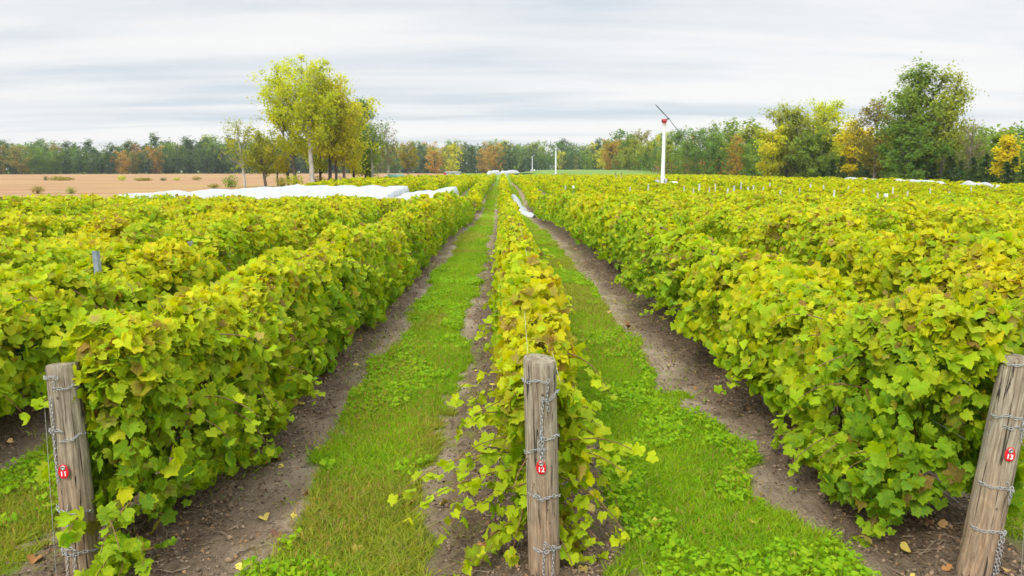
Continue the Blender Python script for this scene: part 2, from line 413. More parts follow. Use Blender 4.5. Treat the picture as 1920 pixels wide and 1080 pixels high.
def leaves(mb, p, nrm, size, col, lod, droop=1.0, edge=None):
    T, F = LODS[lod]; N = len(p)
    if N == 0: return
    nrm = unit(nrm)
    d = np.tile((0, 0, -droop), (N, 1)) + rng.normal(0, .45, (N, 3))
    t = unit(d - nrm * (d * nrm).sum(1, keepdims=True)); s = np.cross(nrm, t)
    cup = rng.normal(.08, .55, (N, 1)); fold = rng.normal(.14, .38, (N, 1))
    X, Yt = T[:, 0][None], -T[:, 1][None]
    if lod in 'AN':
        X = X * (1 + rng.normal(0, .05, (N, len(T)))); Yt = Yt * (1 + rng.normal(0, .07, (N, len(T))))
    Z = -cup * (X ** 2 + Yt ** 2) + fold * np.abs(X)
    if lod in 'AN': Z = Z + rng.normal(0, .03, (N, len(T)))
    v = p[:, None] + size[:, None, None] * (X[..., None] * s[:, None] + Yt[..., None] * t[:, None] + Z[..., None] * nrm[:, None])
    f = (np.arange(N)[:, None, None] * len(T) + F[None]).reshape(-1, 3)
    c = np.repeat(col[:, None], len(T), 1)
    if edge is not None and lod != 'C':                                # margins turn before the middle of a leaf does
        wgt = np.ones(len(T)); wgt[0] = 0
        c = c + (edge[:, None] - col[:, None]) * wgt[None, :, None] * rng.uniform(0, .8, (N, 1, 1))
    mb.add(v.reshape(-1, 3), f, c.reshape(-1, 3))
PAL = np.array([(.085, .250, .012), (.185, .410, .006), (.330, .520, .004), (.500, .580, .003), (.680, .620, .003), (.720, .480, .006)])
PALT = np.array([0, .22, .45, .66, .86, 1.0])
BROWN = np.array([(.30, .135, .035), (.22, .085, .03), (.42, .25, .10), (.14, .06, .03)])
def leaf_cols(t, brown):
    t = np.clip(t, 0, 1)
    c = np.stack([np.interp(t, PALT, PAL[:, i]) for i in range(3)], 1)
    b = rng.random(len(t)) < brown
    c[b] = BROWN[rng.integers(0, 4, b.sum())]
    return c * rng.uniform(.68, 1.18, (len(t), 1))

class Row:
    def __init__(s, k, seed, hw=.50, top=1.28, bot=.22, yel=0.0, thin=0.0, cz=.72, rag=.5, nar=.30):
        s.rag, s.nar = rag, nar
        s.k, s.x, s.seed, s.hw, s.top, s.bot, s.yel, s.thin, s.cz = k, rowx(k), seed, hw, top, bot, yel, thin, cz
    def top_at(s, y): return s.top - ((.34 * np.exp(-((y - 9.9) / .55) ** 2) + .26 * np.exp(-((y - 7.6) / .5) ** 2)) if s.k == -2 and s.seed < 200 else 0) - (.11 * (1 - sstep(4.0, 6.0, y)) if abs(s.k) == 1 else 0) - (.16 * sstep(30, 44, y) if -20 < s.k < -2 and s.seed < 200 else 0) + (fbm(y * .75, s.seed * 3.3, None, 5, 3) - .5) * .62 + (vnoise(y * .16, s.seed * 1.7, None, 6) - .5) * .22
    def low_at(s, y): return .30 * sstep(58, 63, y) * (1 - sstep(83, 87, y)) if s.seed >= 300 and 5 <= s.k <= 9 else 0 * y
    def hw_at(s, y): return s.hw * (1 + (fbm(y * .9, s.seed * 5.1, None, 8, 3) - .5) * .55)
    def fill(s, mb, y0, y1, per_m, lod, size, lumps=.21, rpow=1.7, rdepth=.5, taper0=0.0, taper1=0.0, mat_yel=0.0):
        N = int(per_m * (y1 - y0))
        if N <= 0: return
        y = rng.uniform(y0, y1, N)
        if s.thin: y = y[rng.random(N) > s.thin * sstep(.35, .75, fbm(y * .5, s.seed * 2.1, None, 12))]; N = len(y)
        th = rng.uniform(-2.5, 2.5, N); th = np.where(rng.random(N) < .22, th * .45, th)
        r = 1 - rdepth * rng.random(N) ** rpow
        top, hw = s.top_at(y) - s.low_at(y), s.hw_at(y)
        cz = s.cz; hh = np.where(np.abs(th) < pi / 2, top - cz, cz - s.bot + .05)
        sx_, cx_ = np.sin(th), np.cos(th)
        X = hw * np.sign(sx_) * np.abs(sx_) ** .55; Zr = hh * np.sign(cx_) * np.abs(cx_) ** .8
        side = np.sign(sx_)
        L = 1 + lumps * 5.2 * (fbm(y * 2.3 + side * 31, cz * 2 + Zr * 2.6, None, s.seed + 50, 3) - .5)
        relz = np.clip((cz + Zr - s.bot) / (top - s.bot), 0, 1)
        X = X * r * L * (1.10 - s.nar * relz ** 1.6); Z = cz + Zr * (r * .45 + .55) * (1 + (L - 1) * .45)
        # ragged skirt: hanging shoots reach lower in places
        sk = s.bot + (fbm(y * 1.6, side * 3.0 + s.seed, None, 61, 3) - .5) * s.rag
        if s.k == 1: sk = sk + .28 * sstep(4.9, 6.4, y)
        keep = Z > sk
        # small holes that show the dark inside
        hole = fbm(y * 3.1, Z * 3.4 + side * 17, None, s.seed + 77, 3)
        keep &= ~((hole > .60) & (r > .74))
        e = np.ones(N)
        if taper0: e *= sstep(0, taper0, y - y0 + rng.uniform(0, .2, N))
        if taper1: e *= sstep(0, taper1, y1 - y + rng.uniform(0, .2, N))
        keep &= rng.random(N) < .25 + .75 * e
        X, y_, Z, th, r, side, top = X[keep], y[keep], Z[keep], th[keep], r[keep], side[keep], top[keep]
        n = np.stack((np.sin(th) * 1.0, rng.normal(0, .55, len(y_)), np.cos(th) * .55 + .40), 1) + rng.normal(0, .62, (len(y_), 3))
        n += np.stack((0*y_, -.5 * (lod != 'C') + 0*y_, 0*y_), 1)
        rel = np.clip((Z - s.bot) / (top - s.bot), 0, 1)
        patch = fbm(y_ * .8 + side * 9, Z * 1.3, None, s.seed + 90, 3) - .5
        t = .36 + s.yel + mat_yel + .42 * (rel - .45) + .7 * patch + rng.normal(0, .15, len(y_)); t = np.where(t > .74, .74 + (t - .74) * .35, t)
        pb = np.clip(fbm(y_ * 1.4, Z * 2.0 + side * 5, None, s.seed + 95, 3) - .55, 0, 1)
        col = leaf_cols(t, .022 + .045 * rel ** 3 + pb * (.08 + 2.4 * rel ** 2) * .42)
        edge = leaf_cols(np.clip(t + .2, 0, 1), .13)
        P = np.stack((s.x + X, y_, Z + gz(X, y_)), 1)
        sz = size * (.42 + .85 * rng.random(len(y_)) ** .8)
        leaves(mb, P, n, sz, col, lod, edge=edge)
    def shoot(s, mb, cb, p0, d0, length, nleaf, lod='N', size=.098, t0=.45, sag=.6):
        n = 8; pts = [np.array(p0, float)]; d = unit(np.array(d0, float))
        for i in range(n):
            d = unit(d + np.array((rng.normal(0, .10), rng.normal(0, .10), -sag / n * (1 + i * .12))))
            pts.append(pts[-1] + d * length / n)
        pts = np.array(pts)
        tube(cb, pts, np.linspace(.0045, .002, n + 1), 5, (.26, .14, .055), False)
        u = np.linspace(.08, 1.0, nleaf); idx = u * n
        q = np.stack([np.interp(idx, np.arange(n + 1), pts[:, i]) for i in range(3)], 1)
        q += rng.normal(0, .025, q.shape); q[:, 2] -= .02
        ok = np.ones(nleaf, bool)                                      # keep the face of each post and its tag free of leaves
        for f in POST_FEET: ok &= ~((np.abs(q[:, 0] - f[0]) < .17) & (q[:, 1] < f[1] + .13) & (q[:, 2] > .40))
        q, u = q[ok], u[ok]; nleaf = len(q)
        if not nleaf: return
        nr = np.tile((0, -.35, .75), (nleaf, 1)) + rng.normal(0, .5, (nleaf, 3))
        col = leaf_cols(t0 + rng.normal(0, .09, nleaf), .02)
        leaves(mb, q, nr, size * rng.uniform(.7, 1.15, nleaf) * (1 - .35 * u), col, lod, edge=leaf_cols(np.clip(t0 + .2 + rng.normal(0, .1, nleaf), 0, 1), .03))

POST_FEET = [on_ground(160, 1092), on_ground(1021, 1092), on_ground(1822, 1098)]      # the three wooden posts
ORD = ['first', 'second', 'third', 'fourth', 'fifth', 'sixth', 'seventh', 'eighth', 'ninth', 'tenth', 'eleventh', 'twelfth',
       'thirteenth', 'fourteenth', 'fifteenth', 'sixteenth', 'seventeenth', 'eighteenth', 'nineteenth', 'twentieth', 'twenty-first', 'twenty-second']
def near_label(k):
    if k == -1: return 'thick green and yellow vine row running back from the wooden post tagged 11'
    if k == 0: return 'thin low yellow vine row running back from the upright post tagged 12'
    if k == 1: return 'tall leafy vine row with bare trunks running back from the leaning post tagged 13'
    n = ORD[abs(k) - 2]
    return f'{n} vine row left of the row of post 11, before the cross lane' if k < 0 else f'{n} vine row right of the row of post 13, before the cross lane'
LANE0 = 46.6
G1 = 'vine rows between the numbered posts and the cross lane'
def trunk(mb, x, y, seed, h=.55, r=.028):
    q = random.Random(seed); b = float(gh(x, y)); n = 7
    lean, ly = q.uniform(-.10, .10), q.uniform(-.16, .16)
    pts = [(x + lean * i / n + q.uniform(-.012, .012), y + ly * i / n + q.uniform(-.015, .015), b - .04 + h * i / n) for i in range(n + 1)]
    rad = [r * (1.45 - .65 * i / n) * q.uniform(.85, 1.15) for i in range(n + 1)]
    tube(mb, pts, rad, 8, (.115, .078, .052))
for k in range(-15, 16):
    x = rowx(k)
    y0 = max(3.72, abs(x) * 1.22 - 4.0)
    if y0 > LANE0 - 4: continue
    kw = dict(hw=.80, nar=.12, top=1.27, bot=.22, yel=.08 if abs(k) > 1 else 0)
    if k == -1: kw = dict(hw=.345, top=1.38, bot=.05, rag=.3, yel=.03, nar=.42)
    if k == 0: kw = dict(hw=.25, top=1.12, bot=.24, yel=.10, cz=.68)
    if k == 1: kw = dict(hw=.46, top=1.36, bot=.14, yel=-.01, cz=.80, rag=.45, nar=.40)
    if k == 2: kw = dict(hw=.60, top=1.36, bot=.25, yel=.06)
    if k == -2: kw = dict(hw=.58, top=1.24, bot=.25, yel=.06, nar=.2)
    r_ = Row(k, 100 + k, **kw)
    mb, cb = MB(), MB()
    dens = 1.0 if k else .62
    for (a, b, per, lod, sz) in ((0, 5.8, 3500, 'N', .087), (5.8, 7, 3200, 'A', .088), (7, 11, 2600, 'A', .091), (11, 17, 1700, 'B', .098), (17, 28, 1100, 'B', .110), (28, LANE0, 620, 'C', .145)):
        s0 = math.sqrt(max(a * a - x * x, 0)) if a else y0; s1 = math.sqrt(max(b * b - x * x, 0)) if b < LANE0 else LANE0
        s0 = max(s0, y0)
        if k == 0 and s0 < 7: per = per * (.50 if s0 < 5.8 else .8)
        if s1 > s0: r_.fill(mb, s0, s1, per * dens, lod, sz, taper0=.35 if s0 == y0 else 0, taper1=.6 if s1 == LANE0 else 0)
    if y0 < 3.9 and k: r_.fill(mb, y0 - .05, y0 + .45, 2100, 'N', .09, rpow=.6, rdepth=.97)
    root = empty('vine_row', (x, y0, float(gz(x, y0))))
    tag(root, near_label(k), 'vine row', G1)
    off = np.array((x, y0, float(gz(x, y0))))
    if abs(k) <= 2:                                                     # loose shoots, canes and trunks where they can be seen
        ns = 90 if abs(k) == 1 else 40
        for i in range(ns):
            yy = y0 + .1 + (rng.random() ** 1.4) * 9
            sd = rng.choice((-1, 1)); z = rng.uniform(.45, 1.15)
            up = rng.random() < .45
            p0 = (x + sd * r_.hw_at(np.array([yy]))[0] * (.25 if up else .75), yy, float(gz(x, yy)) + (float(r_.top_at(np.array([yy]))[0]) - .12 if up else z))
            d0 = (sd * rng.uniform(.1, .8), rng.normal(0, .6), rng.uniform(.3, 1.0)) if up else (sd, rng.normal(0, .6), rng.uniform(-.2, .5))
            r_.shoot(mb, cb, p0, d0, (rng.uniform(.12, .30) if up else rng.uniform(.2, .45)), int(rng.integers(6, 11)), t0=r_.yel + (.62 if up else .42), sag=.9)
    if k == 0:                                                          # the low sprawling branches around the foot of post 12
        for (d0, ln, z0, y_, nl) in (((-1, -.25, .42), .72, .50, 3.95, 16), ((-1, -.3, .1), .62, .42, 3.9, 14), ((1, -.2, .55), .62, .52, 3.95, 16), ((1, -.25, .1), .70, .42, 3.95, 16),
                                     ((.8, -.3, -.1), .55, .36, 3.9, 12), ((-.8, -.4, -.05), .5, .3, 3.88, 12), ((-.5, -.5, .3), .5, .62, 3.85, 12), ((.5, -.2, .2), .45, .3, 3.85, 12),
                                     ((-.3, -.3, -.3), .45, .55, 3.8, 12), ((.4, -.3, -.5), .45, .4, 3.75, 12), ((-.9, .1, .2), .5, .5, 4.3, 12), ((.9, .1, .2), .5, .45, 4.4, 12),
                                     ((-1, .0, .3), .5, .6, 5.0, 12), ((.9, -.2, .4), .5, .62, 4.7, 12), ((-.5, -.2, .5), .45, .75, 4.1, 12), ((.35, -.2, .3), .4, .7, 4.1, 10)):
            for rep in range(2):
                p0 = (x + rng.normal(0, .05), y_ + rng.normal(0, .06), z0 + rng.normal(0, .05))
                r_.shoot(mb, cb, p0, np.array(d0) + rng.normal(0, .12, 3), ln * (.98 if d0[0] > 0 else 1.12) * rng.uniform(.8, 1.05), nl, t0=.50, sag=.75, size=.108)
    if k == -1:                                                         # leafy shoots leaning past the foot of post 11
        for i in range(9):
            r_.shoot(mb, cb, (x + .02 + rng.normal(0, .08), 3.66 + rng.normal(0, .05), rng.uniform(.12, .42)), (rng.uniform(-.3, .5), -.75, rng.uniform(-.1, .35)), rng.uniform(.22, .36), 9, t0=.36, sag=.7, size=.115)
    if k == 1:
        for i in range(12):
            r_.shoot(mb, cb, (x - .25 + rng.normal(0, .06), 3.9 + rng.random() * 1.2, rng.uniform(.28, .55)), (-1, rng.normal(0, .4), rng.uniform(-.2, .3)), rng.uniform(.25, .45), 10, t0=.34, sag=.9, size=.115)
    if abs(k) <= 2 or k in (3,):
        for i in range(170 if abs(k) < 2 else 80):                      # thin brown canes inside the leaf wall
            yy = y0 + rng.random() * 10; sd = rng.uniform(-1, 1) * r_.hw * .75
            z0 = rng.uniform(.2, .62); n = 5
            pts = np.array([(x + sd * (.4 + .6 * j / n) + rng.normal(0, .015), yy + rng.normal(0, .02) + j * .02, z0 + j * .09 + float(gz(x, yy))) for j in range(n + 1)])
            tube(cb, pts, np.linspace(.005, .0025, n + 1), 5, (.17, .085, .04), False)
        for tt in range(16 if k else 10):
            tb = MB(); yy = y0 + .35 + tt * 1.12 + rng.normal(0, .12)
            trunk(tb, x - off[0] * 0 + rng.normal(0, .05), yy, int(1000 + 50 * k + tt), .62 if k == 1 else .5)
            for v in tb.v: v -= off
            tb.build('trunk', M['bark'], root)
    for v in mb.v: v -= off
    mb.build('foliage', M['vine'], root, smooth=True)
    if cb.n:
        for v in cb.v: v -= off
        tag(cb.build('cane', M['bark'], root), kind='stuff')

# beyond the lane -------------------------------------------------
LANE1, G2 = 50.6, 'vine rows beyond the cross lane'
far_cache = {}
def far_label(k):
    if k == 0: return 'narrow vine row straight beyond the cross lane in line with post 12'
    if k < 0: return f'{ORD[-k - 1]} vine row left of the middle alley, beyond the cross lane'
    return f'{ORD[k - 1]} vine row right of the middle alley, beyond the cross lane'
for k in range(-8, 22):
    x = rowx(k)
    r_ = Row(k, 300 + k, hw=.50 if k else .40, top=1.12 if k > 1 else 1.2, bot=.2, yel=.17, thin=.35 if k > 3 else 0)
    y0 = LANE1 if k >= -1 else np.interp(k, [-8, -2], [66, 62.5])
    y1 = float(np.interp(k, [-8, -3, 3, 21], [150, 190, 194, 186]))
    mb = MB(); off = np.array((x, y0, float(gz(x, y0))))
    r_.fill(mb, y0, min(75, y1), 320, 'C', .20, taper0=1)
    r_.fill(mb, 75, 115, 190, 'C', .28)
    r_.fill(mb, 115, y1, 95, 'C', .42, taper1=1)
    for v in mb.v: v -= off
    o = mb.build('vine_row', M['vine_far']); o.location = off
    tag(o, far_label(k), 'vine row', G2)
# white netting spread over several vine rows left of the alley, beyond the lane
def net_sheet(x0, x1, y0, far, hgt, label, seed):
    nx_, ny = int((x1 - x0) / .14), 80; mb = MB()
    xs = np.linspace(x0, x1, nx_); v = np.linspace(0, 1, ny)
    X, Vv = np.meshgrid(xs, v, indexing='ij'); F = np.interp(X, far[0], far[1]); Y = y0 + (F - y0) * Vv
    ripple = np.abs(np.cos(pi * (X - ROW0) / PITCHX)) ** .7
    h = np.interp(X, hgt[0], hgt[1]) * (.84 + .16 * ripple) * (1 + (fbm(X * .5 + seed, Y * .35, None, 201, 3) - .5) * .16)
    h = h + (fbm(X * 3.1, Y * 1.4 + seed, None, 203, 3) - .5) * .14
    side = np.minimum(X - x0, x1 - X); fall = sstep(-.02, .34, side + .12 * fbm(Y * 1.5, X * 0 + seed, None, 204, 2)) * sstep(-.05, .9, Y - y0) * sstep(-.02, .22, F - Y)
    Z = gz(X, Y) + .04 + h * fall
    i = np.arange(nx_ - 1)[:, None] * ny; j = np.arange(ny - 1)[None]
    off = np.array((x1, y0, float(gz(x1, y0))))
    mb.add(np.stack((X, Y, Z), -1).reshape(-1, 3) - off, np.stack((i + j, i + ny + j, i + ny + j + 1, i + j + 1), -1).reshape(-1, 4))
    o = mb.build('vine_netting', M['net']); o.location = off
    return tag(o, label, 'netting', 'white nets spread over vine rows')
net_sheet(-7.7, -3.45, LANE1 + .3, ([-7.7, -3.45], [56.5, 62.5]), ([-7.7, -3.45], [1.12, 1.36]), 'white net sheet over the vine rows nearest the alley, left of the cross lane', 3.0)
net_sheet(-26.5, -7.75, LANE1 + .3, ([-26.5, -21, -17.7, -7.75], [54.5, 60, 66, 64.5]), ([-24.6, -21, -17.7, -7.75], [1.30, 1.30, 1.30, 1.26]), 'long white net sheet over the vine rows in front of the yellow tree clump', 9.0)

# ------------------------------------------------------------------ wooden end posts with chains and numbers
def chain_links(mb, path, pitch=.0175, L=.025, W=.0132, r=.0019, twist0=0):
    """oval links threaded along a polyline"""
    path = np.asarray(path, float); seg = np.linalg.norm(np.diff(path, axis=0), axis=1); s = np.concatenate(([0], np.cumsum(seg)))
    n = max(2, int(s[-1] / pitch)); c = np.linspace(0, s[-1], n)
    P = np.stack([np.interp(c, s, path[:, i]) for i in range(3)], 1)
    T = unit(np.gradient(P, axis=0))
    for i in range(n):
        t = T[i]; ref = np.array((0, -1., 0)) if abs(t[1]) < .8 else np.array((1., 0, 0))
        u = unit(np.cross(t, ref)); wv = np.cross(u, t)
        a = (pi / 4 if (i + twist0) % 2 else -pi / 4) + rng.normal(0, .15)
        e = u * cos(a) + wv * sin(a)
        th = np.arange(10) * 2 * pi / 10
        ring = P[i] + (t[None] * (np.cos(th) * L / 2)[:, None] + e[None] * (np.sign(np.sin(th)) * np.abs(np.sin(th)) ** .7 * W / 2)[:, None])
        tube(mb, ring, r, 5, closed=True)
def wood_post(base, top, r0, r1, seed, label, number, tag_t, wraps, drops, wires, cut=None):
    base, top = np.array(base), np.array(top); ax = top - base; Ln = np.linalg.norm(ax); axn = ax / Ln
    zq = Vector(axn).to_track_quat('Z', 'Y'); Mx = zq.to_matrix()
    ex, ey = np.array(Mx @ Vector((1, 0, 0))), np.array(Mx @ Vector((0, 1, 0)))
    # make ex point right (+x) and ey away from the camera (+y)
    fx = unit(np.array((1., 0, 0)) - axn * axn[0]); fy = np.cross(axn, fx)
    root = empty('wooden_post', base); root.rotation_euler = Matrix((fx, fy, axn)).transposed().to_euler()
    tag(root, label, 'post', 'numbered wooden end posts')
    # local frame: z up the post
    nr, ns = 90, 56; h = np.linspace(-.15, Ln, nr); a = np.arange(ns) * 2 * pi / ns
    Hh, A = np.meshgrid(h, a, indexing='ij')
    Rr = np.interp(Hh, [0, Ln], [r0, r1]) * (1 + (fbm(np.cos(A) * 1.6 + 9, np.sin(A) * 1.6 + seed, Hh * 1.5, seed, 3) - .5) * .12)
    gro = fbm(np.cos(A) * 7 + 20, np.sin(A) * 7 + seed, Hh * .9, seed + 3, 2)
    Rr -= .006 * sstep(.60, .72, gro)
    topc = sstep(Ln - .012, Ln, Hh); Rr *= 1 - .06 * topc
    tilt = (cut or (0, 0)); Zt = Hh + (Hh / Ln).clip(0) ** 6 * (tilt[0] * np.cos(A) + tilt[1] * np.sin(A)) * Rr
    warm = fbm(np.cos(A) + 3, np.sin(A) + seed, Hh * 2.2, seed + 9, 3)
    wet = (1 - sstep(.05, Ln * .75, Hh + (warm - .5) * .9))
    col = (np.array((.50, .44, .34)) * (1 - wet[..., None]) + np.array((.50, .335, .205)) * wet[..., None]) * (.85 + .3 * warm[..., None])
    mb = MB(); V = np.stack((Rr * np.cos(A), Rr * np.sin(A), Zt), -1)
    i = np.arange(nr - 1)[:, None] * ns; j = np.arange(ns)[None]; j2 = (j + 1) % ns
    mb.add(V.reshape(-1, 3), np.stack((i + j, i + j2, i + ns + j2, i + ns + j), -1).reshape(-1, 4), col.reshape(-1, 3))
    # sawn top with rings
    rr = np.linspace(1, .04, 12); ring = V[-1]; c0 = ring.mean(0)
    TV = c0 + (ring - c0)[None] * rr[:, None, None]; TV[..., 2] += (1 - rr[:, None] ** 2) * .004 + (fbm(TV[..., 0] * 60, TV[..., 1] * 60, None, seed, 2) - .5) * .004 * (rr[:, None] < .99)
    tc = np.tile(np.array((.44, .39, .26)), (12 * ns, 1)) * (.75 + .5 * fbm(TV[..., 0].ravel() * 40 + 5, TV[..., 1].ravel() * 40, None, seed + 4, 3))[:, None]
    i = np.arange(11)[:, None] * ns
    mb.add(TV.reshape(-1, 3), np.stack((i + j, i + j2, i + ns + j2, i + ns + j), -1).reshape(-1, 4), tc)
    mb.build('post_shaft', M['postwood'], root)
    rad = lambda z: float(np.interp(z, [0, Ln], [r0, r1]))
    def surf(ang, z, lift=.004): q = rad(z) * 1.02 + lift; return np.array((q * cos(ang), q * sin(ang), z))
    for (z0, z1, a0, a1) in wraps:                                      # a loop round the front, -pi/2 faces the camera
        n = 40; u = np.linspace(0, 1, n); cb = MB()
        chain_links(cb, [surf(a0 + (a1 - a0) * q, z0 + (z1 - z0) * q + .006 * sin(9 * q + seed)) for q in u])
        cb.build('chain', M['chain'], root, smooth=True)
    for (ang, z0, z1) in drops:
        cb = MB(); chain_links(cb, [surf(ang + .05 * sin(q * 5 + seed), z0 + (z1 - z0) * q, .007) for q in np.linspace(0, 1, 20)])
        cb.build('chain', M['chain'], root)
    # number tag
    ang, zt = tag_t; pc = surf(ang, zt, .004); nv = np.array((cos(ang), sin(ang), 0)); rt = np.array((-sin(ang), cos(ang), 0)); upv = np.array((0, 0, 1.))
    hole = .0135
    th = np.arange(40) * 2 * pi / 40
    ox = np.sin(th); oz = np.cos(th)
    wx = .025 * (1 - .20 * np.clip(oz, 0, 1)) * np.sign(ox) * np.abs(ox) ** .8; wz = .036 * np.sign(oz) * np.abs(oz) ** .85
    tb = MB(); rows = []
    hx, hz = .0085 * np.sin(th), .0185 + .0085 * np.cos(th)
    def pl(x, z, d): return pc[None] + x[:, None] * rt + z[:, None] * upv + d * nv
    prof = [(hx, hz, 0), (wx * .9, wz * .93, 0), (wx, wz, .0012), (wx, wz, .003), (wx * .94, wz * .96, .0042), (hx, hz, .0042), (hx, hz, 0)]
    Vt = np.concatenate([pl(a_, b_, d_) for a_, b_, d_ in prof]); k_ = 40
    i = np.arange(len(prof) - 1)[:, None] * k_; j = np.arange(k_)[None]; j2 = (j + 1) % k_
    tb.add(Vt, np.stack((i + j, i + ns * 0 + k_ + j, i + k_ + j2, i + j2), -1).reshape(-1, 4))
    to = tb.build('number_tag', M['red'], root)
    nb = MB(); hd = [(.0125, .0035), (.0125, .0062), (.009, .0072), (.004, .0066), (.0038, .0035)]
    Vn = np.concatenate([pl(r_ * np.sin(th), .0185 + r_ * np.cos(th), d_) for r_, d_ in hd])
    i = np.arange(len(hd) - 1)[:, None] * k_
    nb.add(Vn, np.stack((i + j, i + k_ + j, i + k_ + j2, i + j2), -1).reshape(-1, 4))
    nb.add(pl(.004 * np.sin(th[:12] * 40 / 12), .0185 + .004 * np.cos(th[:12] * 40 / 12), .0058), [(0, m + 1, m) for m in range(1, 11)], (.1, .1, .1))
    nb.build('rivet', M['grommet'], to)
    fc = bpy.data.curves.new('digits', 'FONT'); fc.body = number; fc.size = .034; fc.align_x, fc.align_y = 'CENTER', 'CENTER'; fc.extrude = .0006; fc.offset = .0004
    fo = bpy.data.objects.new('digits_src', fc)
    COL.objects.link(fo); bpy.context.view_layer.update()
    me = bpy.data.meshes.new_from_object(fo.evaluated_get(bpy.context.evaluated_depsgraph_get())); bpy.data.objects.remove(fo)
    me.name = 'number'; me.materials.clear(); me.materials.append(M['white_ink'])
    no = bpy.data.objects.new('number', me); COL.objects.link(no); no.parent = to
    mm = Matrix((rt, upv, nv)).transposed().to_4x4(); mm.translation = Vector(pc - upv * .0125 + nv * .0048); no.matrix_local = mm
    # a knot hole and nail heads
    for (an, z, r_) in ((-1.75 + .2 * (seed % 3), Ln * .36, .006), (-1.2, Ln * .30, .0045), (-1.5, Ln * .86, .007)):
        kb = MB(); q = surf(an, z, -.001); nn = np.array((cos(an), sin(an), 0)); tt_ = np.array((-sin(an), cos(an), 0))
        V2 = np.concatenate([[q + nn * .0025], [q + tt_ * r_ * sin(t) + upv * r_ * 1.3 * cos(t) for t in th[::4]], ])
        kb.add(V2, [(0, 1 + m, 1 + (m + 1) % 10) for m in range(10)], (.05, .04, .03))
        kb.build('nail_head', M['earth'], root)
    return root
F_ = -pi / 2
P11b = on_ground(160, 1092); P12b = on_ground(1021, 1092); P13b = on_ground(1822, 1098)
p11 = wood_post(P11b, at(117, 682, P11b[1] + .10), .082, .078, 1, 'weathered wooden post with red tag 11 at the left, leaning slightly left', '11', (F_ + .02, .615),
    [(1.085, 1.09, F_ - 1.25, F_ + .1), (1.03, 1.035, F_ + .0, F_ + 1.3), (.815, .82, F_ - 1.3, F_ + .1), (.76, .79, F_ + .05, F_ + 1.35), (.42, .40, F_ - 1.2, F_ + .0), (.40, .385, F_ - .1, F_ + 1.3), (.195, .18, F_ - 1.3, F_ + 1.35), (.215, .21, F_ - .9, F_ + .2)],
    [(F_ - .02, 1.09, 1.03), (F_ - .35, .98, .56), (F_ + .0, .43, .26), (F_ - .35, .20, .02), (F_ + .1, .20, .03)], 1)
p12 = wood_post(P12b, at(1012, 672, P12b[1] + .04), .081, .083, 2, 'upright weathered wooden post with red tag 12 in the middle foreground', '12', (F_ - .1, .655),
    [(1.085, 1.09, F_ - 1.4, F_ + .35), (.99, 1.03, F_ + .1, F_ + 1.4), (.80, .80, F_ - .05, F_ + 1.4), (.71, .75, F_ - 1.4, F_ + .1), (.50, .485, F_ - .9, F_ + 1.35), (.52, .49, F_ - .7, F_ - .1), (.215, .21, F_ - .6, F_ + 1.3), (.25, .22, F_ + .1, F_ + .8)],
    [(F_ + .35, 1.09, .95), (F_ + .02, 1.0, .72), (F_ - .1, .84, .70), (F_ - .02, .80, .66), (F_ - .05, .24, -.02), (F_ + .5, .22, .02)], 1, cut=(-.12, .1))
p13 = wood_post(P13b, at(1912, 668, P13b[1] + .12), .088, .080, 3, 'split wooden post with red tag 13 at the right edge, leaning to the right', '13', (F_ - .12, .72),
    [(1.165, 1.17, F_ - 1.35, F_ + 1.0), (1.11, 1.06, F_ - .1, F_ + 1.2), (.89, .91, F_ - 1.4, F_ + .1), (.85, .86, F_ - .6, F_ + .5), (.545, .535, F_ - 1.3, F_ + 1.2), (.57, .52, F_ + .1, F_ + .5), (.315, .32, F_ - 1.2, F_ + 1.3)],
    [(F_ + .35, 1.06, .80), (F_ + .30, .90, .82), (F_ + .4, .55, .48), (F_ + .35, .31, .10), (F_ + .65, .32, .08)], 1, cut=(.05, .1))

# trellis wires from the posts down the rows
def wire(p, q, label, sag=.02, r=.0012):
    mb = MB(); n = 30; p, q = np.array(p), np.array(q); u = np.linspace(0, 1, n)
    P = p[None] + (q - p)[None] * u[:, None]; P[:, 2] -= sag * 4 * u * (1 - u)
    off = P[0].copy(); tube(mb, P - off, r, 5)
    o = mb.build('trellis_wire', M['wire']); o.location = off
    return tag(o, label, 'wire', 'trellis wires strung from the wooden posts')
for pb, num, sd in ((P11b, '11', 1), (P12b, '12', 1), (P13b, '13', -1)):
    k = {'11': -1, '12': 0, '13': 1}[num]; x = rowx(k)
    for z, nm in ((1.05, 'highest'), (.76, 'middle'), (.42, 'lowest')):
        wire((pb[0] + sd * .075, pb[1] + .05, z), (x + .05 * sd, 12.0, z + .08 + (.18 if nm == 'highest' else 0)), f'{nm} thin steel wire running back from the post tagged {num}')
wire((P12b[0] - .082, P12b[1] - .02, 1.10), (rowx(0) - .10, 3.95, 1.36), 'thin slack cord rising from the left of the post tagged 12', 0.0, .0006)
wire((P13b[0] + .17, P13b[1] - .05, 1.0), (P13b[0] + .165, P13b[1] - .12, .02), 'thin guy wire hanging beside the post tagged 13', 0.0, .0011)
wire((P11b[0] - .10, P11b[1] - .03, .95), (P11b[0] - .085, P11b[1] - .10, .02), 'thin guy wire hanging beside the post tagged 11', 0.0, .0011)

